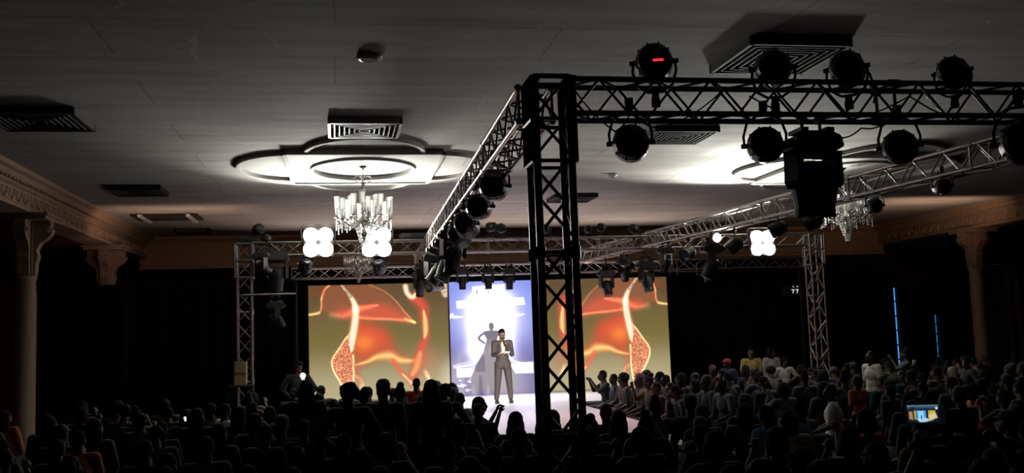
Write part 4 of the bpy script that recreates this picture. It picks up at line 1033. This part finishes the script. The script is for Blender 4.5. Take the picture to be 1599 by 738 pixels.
# ------------------------------------------------------------------ presenter on the stage
SPEC['p'] = ('present', 'present', 0, 0, 'cropped', False)
PEO['p'] = person_meshes('p', 'present', 'present', 0, 0, 'quiff', voxel=.0075)
pp = P(787, 629, z=STAGE)
psc = 1.0
pr = person('p', (pp.x, pp.y, STAGE), math.pi, 'charcoal', 'person in a dark suit speaking into a microphone on the stage, holding a card', None, 'charcoal', skin=1, garment='suit_jacket', scale=psc)
M_SUIT = mat('suit_cloth', (.030, .024, .024), .75)
for c in kids(pr):
    if c.name.startswith(('suit', 'trousers')): put_slot(c, M_SUIT)
    if c.name.startswith('shoes'): put_slot(c, M_BLACK)
b = B(); bm_prism(b, [(-.045, 1.44), (.045, 1.44), (.05, 1.3), (.0, 1.12), (-.05, 1.3)], .105, .136); obj('shirt_front', b, cloth('cream'), pr)
b = B()
for s in (-1, 1): bm_prism(b, [(s*.045, 1.45), (s*.085, 1.40), (s*.075, 1.28), (s*.005, 1.11), (s*.045, 1.3)], .12, .142)
obj('lapels', b, M_SUIT, pr)
b = B()
for s in (-1, 1): bm_prism(b, [(0, 1.43), (s*.04, 1.452), (s*.04, 1.41)], .13, .15)
obj('bow_tie', b, M_BLACK, pr)
b = B()
for s in (-1, 1): bm_box(b, (s*.033, .125, 1.627), (.052, .008, .034)); bm_box(b, (s*.076, .07, 1.635), (.006, .11, .01))
bm_box(b, (0, .127, 1.635), (.02, .006, .008)); obj('glasses', b, M_BLACK, pr)
T = Matrix.Translation((pp.x, pp.y, STAGE)) @ Matrix.Rotation(math.pi, 4, 'Z')
b = B(); bm_tube(b, [V((-.03, .27, 1.355)), V((-.005, .20, 1.515))], .013, 10, r1=.016); bm_ell(b, (-.002, .193, 1.53), (.026, .026, .028))
o = obj('microphone', b, M_BLACK, None, True); o.matrix_world = T; tag(o, 'hand microphone held at the mouth of the presenter on stage', 'microphone')
b = B(); bm_box(b, (0, .33, 1.19), (.22, .15, .006), Matrix.Rotation(math.radians(18), 3, 'X')); bmesh.ops.translate(b, verts=b.verts, vec=(0, -.0, 0))
for v in b.verts: pass
o = obj('note_card', b, M_CARD, None); o.matrix_world = T @ Matrix.Translation((0.01, 0.09, .37)) @ Matrix.Rotation(math.radians(-22), 4, 'X') @ Matrix.Rotation(math.radians(40), 4, 'X') @ Matrix.Translation((0, -.33, -1.19)) if False else T @ Matrix.Translation((0, .02, .0))
tag(o, 'white note card held before the chest of the presenter on stage', 'card')

# ------------------------------------------------------------------ people picked out one by one: px, py of the top of the head, distance, what they wear
TOPH = 1.37     # height of the top of a seated head
def at_head(px, py, y): p = P(px, py, y=y); return p
SPECIAL = [
 # px, py, y, key, rz(deg, 0 = facing the stage), top, label, hair colour, bottom
 (465, 561, 22.0, 't4', 178, 'black', 'person with lit face standing beside the left screen, facing the crowd', None, 'black', 1),
 (478, 592, 13.0, 't1', 0, 'maroon', 'standing person with long hair, dark red top, before the left edge of left screen', None, 'black', 0),
 (545, 593, 11.5, 't4', -12, 'black', 'standing person with big rounded hair before the bright neck of the swan figure', None, 'black', 0),
 (570, 601, 14.6, 't0', 10, 'black', 'person with small dark head close beside the big rounded hair', None, 'black', 0),
 (598, 589, 12.2, 't6', 0, 'charcoal', 'standing person in a tied headwrap below the lower ribbon of the left screen', 'black', 'black', 0),
 (624, 593, 13.4, 't2', 12, 'brown', 'standing person with raised hands right of the headwrap wearer', None, 'black', 0),
 (650, 588, 17.6, 't0', 0, 'red', 'person in a bright red top near the right edge of left screen', None, 'black', 0),
 (673, 590, 11.9, 't1', -20, 'black', 'standing person with long hair right of the red top', None, 'black', 0),
 (693, 596, 13.6, 't4', 10, 'black', 'standing person with rounded hair at the gap between left and centre screens', None, 'black', 0),
 (1172, 542, 22.6, 't0', 160, 'yellow', 'standing person in a pale yellow printed shirt by the right drape', None, 'black', 0),
 (1203, 541, 23.0, 't1', 190, 'white', 'standing person in a white top right of the yellow shirt', None, 'black', 0),
 (1224, 556, 22.0, 't4', 150, 'white', 'shorter person in white beside the two standing by the right drape', None, 'black', 0),
 (1136, 558, 20.5, 't3', 120, 'navy', 'person in a red cap left of the yellow shirt', 'red', 'black', 0),
 (1112, 568, 19.3, 't6', 150, 'maroon', 'person in dark red with a headwrap left of the red cap', 'maroon', 'black', 0),
 (1359, 546, 17.4, 't0', 100, 'white', 'standing person in a white shirt right of the right metal tower', None, 'black', 0),
 (1337, 585, 17.4, 't6', 20, 'orange', 'person in orange beside the white shirt right of the metal tower', 'brown', 'black', 0),
 (1413, 539, 19.0, 't2', 60, 'grey', 'standing person in grey before the taller blue window slit', None, 'black', 0),
 (1487, 571, 15.6, 't1', 20, 'black', 'person with pale blond hair left of the right column', 'cream', 'black', 1),
 (1507, 553, 16.6, 't4', 95, 'black', 'tall dark-haired person with pale arms in front of the right column', None, 'black', 1),
 (1440, 590, 15.0, 't2', 0, 'black', 'standing person with hair bun before the shorter blue window slit', None, 'black', 0),
 (1390, 600, 14.5, 't0', 20, 'black', 'dark standing person below the taller blue window slit', None, 'black', 0),
]
PHONES = []
for px, py, y, key, rz, top, lb, hc_, bot, sk in SPECIAL:
    p = at_head(px, py, y); hgt = {'t6': 1.79, 't2': 1.82, 't4': 1.79}.get(key, 1.76); sc = p.z/hgt
    if not .80 <= sc <= 1.1:
        sc = min(1.1, max(.80, sc))
        for _ in range(30):
            p = at_head(px, py, y); e = p.z - sc*hgt
            if abs(e) < .01: break
            y *= 1 + e*.35
    TAKEN.append((p.x, p.y))
    person(key, (p.x, p.y, 0), math.radians(rz), top, lb, None, bot, hairc=hc_, scale=sc, skin=sk)
SEATED = [
 # seated people that stand out: px, py (top of head), key, rz, top colour, label, hair colour
 (746, 630, 's0', -10, 'navy', 'seated person with round cropped head and pale collar beside the runway', None),
 (717, 613, 's1', -40, 'mint', 'seated person in a pale striped top leaning towards the runway', None),
 (706, 600, 's10', -60, 'black', 'seated person in a headwrap just before the pale striped top', 'charcoal'),
 (803, 643, 's2', 0, 'black', 'seated person with long hair left of the tall tower foot', None),
 (771, 697, 's0', 0, 'black', 'seated person with cropped head low down left of the tall tower foot', None),
 (865, 641, 's7', 0, 'black', 'seated person seen between the two sides of the tall tower', None),
 (917, 655, 's4', 0, 'black', 'seated person with big hair directly right of the tall tower foot', None),
 (963, 641, 's2', 0, 'black', 'seated person with long hair cutting the right edge of the runway', None),
 (1000, 668, 's3', 10, 'navy', 'seated person with raised phone right of the runway end', None),
 (245, 664, 's8', 8, 'grey', 'seated person with pale neckline and shoulders low on the left', None),
 (350, 630, 's1', -60, 'white', 'seated person in a crumpled white shirt on the left', None),
 (440, 640, 's10', 0, 'teal', 'seated person with pale band round the head, left half', 'grey'),
 (473, 655, 's0', 0, 'maroon', 'seated person with a shining shaved head, left half', None),
 (410, 663, 's0', -20, 'black', 'seated person with head behind the crumpled white shirt', None),
 (627, 633, 's7', 0, 'grey', 'seated person with white rimmed head below the red top', 'grey'),
 (560, 690, 's4', 0, 'charcoal', 'seated person with big hair low down below the left screen', None),
 (455, 730, 's0', 0, 'black', 'seated person whose head just enters the bottom edge, left half', None),
 (90, 686, 's1', -10, 'black', 'seated person with head rimmed by light near the lower left corner', None),
 (122, 672, 's9', 10, 'orange', 'seated person in a rust coloured top near the lower left corner', None),
 (8, 640, 's2', -10, 'orange', 'seated person in orange at the left picture edge', None),
 (1297, 600, 's1', 60, 'white', 'seated person in a white collar and dark red jacket below right tower', None),
 (1200, 632, 's0', 20, 'sky blue', 'seated person in a light blue top, right half', None),
 (1247, 612, 's5', 20, 'sky blue', 'seated person with blue shoulders and raised hand, right half', None),
 (1228, 640, 's8', -30, 'cream', 'seated person in a cream top next to the light blue one', None),
 (1352, 640, 's3', 25, 'red', 'seated person with bare raised arms and dark red top, right half', None),
 (1575, 640, 's6', 40, 'olive', 'seated person in a cap by the right picture edge', None),
 (1530, 596, 's9', 80, 'orange', 'seated person in pale orange right of the right column foot', None),
]
for px, py, key, rz, top, lb, hc_ in SEATED:
    top_h = TOPH + (.09 if SPEC[key][4] in ('bun', 'headwrap', 'afro') else 0)
    p = P(px, py, z=top_h)
    r = math.radians(rz); sk = 1 if top in ('red', 'grey', 'orange') else 0
    TAKEN.append((p.x, p.y-.03)); person(key, (p.x, p.y-.03, 0), r, top, lb, None, hairc=hc_, skin=sk); chair(p.x, p.y-.03, r, 'under the '+lb)

PROT = [(a[0], a[1], P(a[0], a[1], z=TOPH).y) for a in SEATED] + [(a[0], a[1]-(0 if a[5] in ('yellow', 'white') else 8), a[2]) for a in SPECIAL if a[2] > 15 and a[0] > 1000]
# rows of guests: along the runway they face it, elsewhere they face the stage
keys = ['s0', 's1', 's2', 's3', 's4', 's5', 's6', 's7', 's8', 's9', 's10']
tops = ['black', 'black', 'navy', 'charcoal', 'maroon', 'black', 'brown', 'charcoal', 'olive', 'navy', 'black', 'teal', 'black', 'charcoal', 'grey']
words = ['first', 'second', 'third', 'fourth', 'fifth', 'sixth', 'seventh', 'eighth', 'ninth', 'tenth', 'eleventh', 'twelfth', 'thirteenth', 'fourteenth', 'fifteenth', 'sixteenth', 'seventeenth', 'eighteenth', 'nineteenth', 'twentieth', 'twenty-first', 'twenty-second', 'twenty-third', 'twenty-fourth']
rnd = random.Random(11)
def seat(x, y, rz, label_tail, group, jx=.06, key=None, skip=0.0):
    x += rnd.uniform(-jx, jx); y += rnd.uniform(-jx, jx)
    a, c, d = proj((x, y, 1.3))
    ok = -25 < a < W+25 and c < H+12 and free(x, y, .54) and rnd.random() > skip and (abs(x-TX) > .68 or abs(y-TY) > .75) and (abs(x-tl.x) > .5 or abs(y-YCROSS) > .6) and (abs(x-tr.x) > .5 or abs(y-YCROSS) > .6)
    key = key or rnd.choice(keys); top = rnd.choice(tops); hc_ = None
    if not ok: return
    if any(y < py_-.3 and abs(a-px_) < 8+100/y and c-.08*1500/y < qy_+22 for px_, qy_, py_ in PROT): return
    r = rz + math.radians(rnd.uniform(-10, 10)); TAKEN.append((x, y))
    person(key, (x, y, 0), r, top, f'seated guest in {top}, {HN[SPEC[key][4]]}, {label_tail}', group, scale=rnd.uniform(.95, 1.03), skin=0 if rnd.random() < .85 else 1)
    chair(x, y, r, label_tail)
# front rows turned to the runway
for i in range(9):
    seat(5.85, 21.0-i*.62, math.pi/2, f'{words[i]} from stage, front row right of runway', 'guests along the right side of the runway', .04, key=('s7', 's1', 's2', 's4', 's10', 's5', 's0', 's8', 's9')[i])
for i in range(10):
    seat(1.95, 20.2-i*.66, -math.pi/2, f'{words[i]} from stage, front row left of runway', 'guests along the left side of the runway', .05)
for i in range(8):
    seat(6.6, 20.8-i*.66, math.pi/2+.15, f'{words[i]} from stage, second row right of runway', 'guests in the second row right of the runway', .05)
for r_ in range(15):                                    # left block
    y = 19.4 - r_*1.0
    for k in range(12):
        if y > 17.5 and k > 4: continue
        seat(1.25-k*.66-(.0 if r_ % 2 else .3)+rnd.uniform(-.05, .05), y+rnd.uniform(-.12, .12), rnd.uniform(-.35, .1), f'{words[r_]} row from stage, left block place {words[k]}', 'guests of the left block', skip=.14, jx=.1)
for r_ in range(15):                                    # right block
    y = 20.8 - r_*1.0
    for k in range(15):
        seat(7.4+k*.68-(.0 if r_ % 2 else .3), y+rnd.uniform(-.12, .12), rnd.uniform(-.1, .4), f'{words[r_]} row from stage, right block place {words[k]}', 'guests of the right block', skip=.16, jx=.1)
for r_ in range(7):                                     # before the end of the runway
    y = 12.2 - r_*1.0
    for k in range(9):
        seat(1.6+k*.66-(.0 if r_ % 2 else .3), y, rnd.uniform(-.2, .2), f'{words[r_]} row from the runway end, place {words[k]}', 'guests before the runway end', skip=.1, jx=.1)

# ------------------------------------------------------------------ phone held up on the right, showing the stage
pc = P(1446, 647, y=3.9)
def phone_art():
    A = Art(300, 170, 3); U, V = A.U, A.V
    A.C[:] = c8(14, 26, 40); rs = np.random.RandomState(2); n = rs.rand(*U.shape)
    A.blend(smooth(50, 0, V)*.8*(.5+.5*n), c8(120, 170, 190)); A.blend(A.poly([(30, 18), (60, 18), (60, 60), (30, 60)], 4), c8(20, 30, 40))
    A.blend(A.poly([(12, 55), (40, 55), (48, 130), (14, 120)], 4), c8(170, 130, 90)); A.blend(A.poly([(52, 48), (72, 48), (72, 130), (56, 120)], 4), c8(180, 160, 80))
    A.blend(A.poly([(72, 48), (150, 48), (150, 150), (120, 160), (84, 140)], 3), c8(70, 150, 220)); A.blend(A.poly([(85, 52), (130, 52), (134, 110), (84, 110)], 6), c8(140, 215, 255))
    A.blend(A.poly([(70, 112), (150, 112), (190, 130), (130, 158), (96, 150)], 5), c8(170, 215, 240)); A.blend(A.line([(112, 92), (112, 118)], 7), c8(20, 50, 80))
    A.blend(A.poly([(168, 48), (222, 48), (240, 110), (166, 128)], 4), c8(196, 178, 70)); A.blend(A.poly([(170, 90), (215, 70), (240, 110), (180, 140)], 8), c8(225, 200, 150))
    A.blend(np.exp(-((U-236)/9.)**2-((V-30)/9.)**2)*1.5, [1, 1, 1]); A.blend(np.clip((V-138-10*n)/10, 0, 1), c8(4, 6, 12)); A.blend(smooth(240, 262, U), c8(6, 10, 14))
    return A
t = thing('phone', 'phone held up on the right with the stage on its lit screen', 'phone', tuple(pc)); t.rotation_euler = (math.radians(0), 0, math.radians(-18))
pw, ph = .158, .086
b = B(); bm_box(b, (0, .004, 0), (pw+.008, .008, ph+.004)); bmesh.ops.bevel(b, geom=b.edges[:], offset=.003, segments=2, affect='EDGES'); obj('case', b, M_BLACK, t)
obj('display', phone_art().mesh('display', lambda u, v: (-pw/2+u*pw, -.0012, ph/2-v*ph), attr_mat('phone_picture', 1.0)), None, t)
SPEC['q'] = ('stand', 'high', 0, 0, 'cropped', False); PEO['q'] = person_meshes('q', 'stand', 'high', 0, 0, 'cropped', voxel=.010)
person('q', (pc.x+.02, pc.y-.36, 0), math.radians(-18), 'black', 'dark standing person holding up the phone with the lit screen', None, skin=0, scale=1.02)
# second phone light and a small torch in the crowd
for px, py, y, lb, r in ((289, 652, 11.2, 'tiny phone torch shining among the guests on the left', .014), (473, 586, 21.7, 'round white lamp held by the person beside the left screen', .06), (1428, 565, 18.8, 'round pale fan held up before the taller blue window slit', .05)):
    p = P(px, py, y=y); b = B(); bm_lathe(b, [(r, 0), (r*1.05, .01), (r*.9, .02), (.001, .022)], 16, Matrix.Rotation(math.pi/2, 4, 'X'), caps=False)
    bm_box(b, (0, .02, -.02), (r*1.2, .02, r*2.4))
    e = obj('hand_lamp' if y > 20 else 'phone_torch' if r < .03 else 'hand_fan', b, M_WHITE if 'fan' in lb else M_BULB, None, True, p); tag(e, lb, 'fan' if 'fan' in lb else 'lamp')
# cream speaker boxes stacked in the left metal tower
for k, (py, lb) in enumerate(((600, 'lower cream box stacked beside the left metal tower foot'), (583, 'upper cream box stacked beside the left metal tower foot'))):
    p = P(376, py, y=YCROSS-.6)
    b = B(); bm_box(b, (0, 0, .115), (.24, .24, .22), None); bmesh.ops.bevel(b, geom=b.edges[:], offset=.012, segments=1, affect='EDGES')
    o = obj('storage_box', b, M_CREAM, None, False, (p.x, YCROSS-.6, P(376, 601, y=YCROSS-.6).z + k*.235)); tag(o, lb, 'box')
    b = B(); bm_box(b, (0, 0, .232), (.25, .25, .012)); obj('lid', b, M_CREAM, o)
zt = P(376, 601, y=YCROSS-.6).z
b = B(); p = P(376, 590, y=YCROSS-.6); bm_box(b, (p.x, YCROSS-.6, zt-.02), (.5, .4, .03))
for sx in (-1, 1):
    for sy in (-1, 1): bm_tube(b, [(p.x+sx*.22, YCROSS-.6+sy*.17, 0), (p.x+sx*.22, YCROSS-.6+sy*.17, zt-.03)], .015, 6)
o = obj('high_table', b, M_BLACKM, None); tag(o, 'small black high table under the cream boxes', 'table')
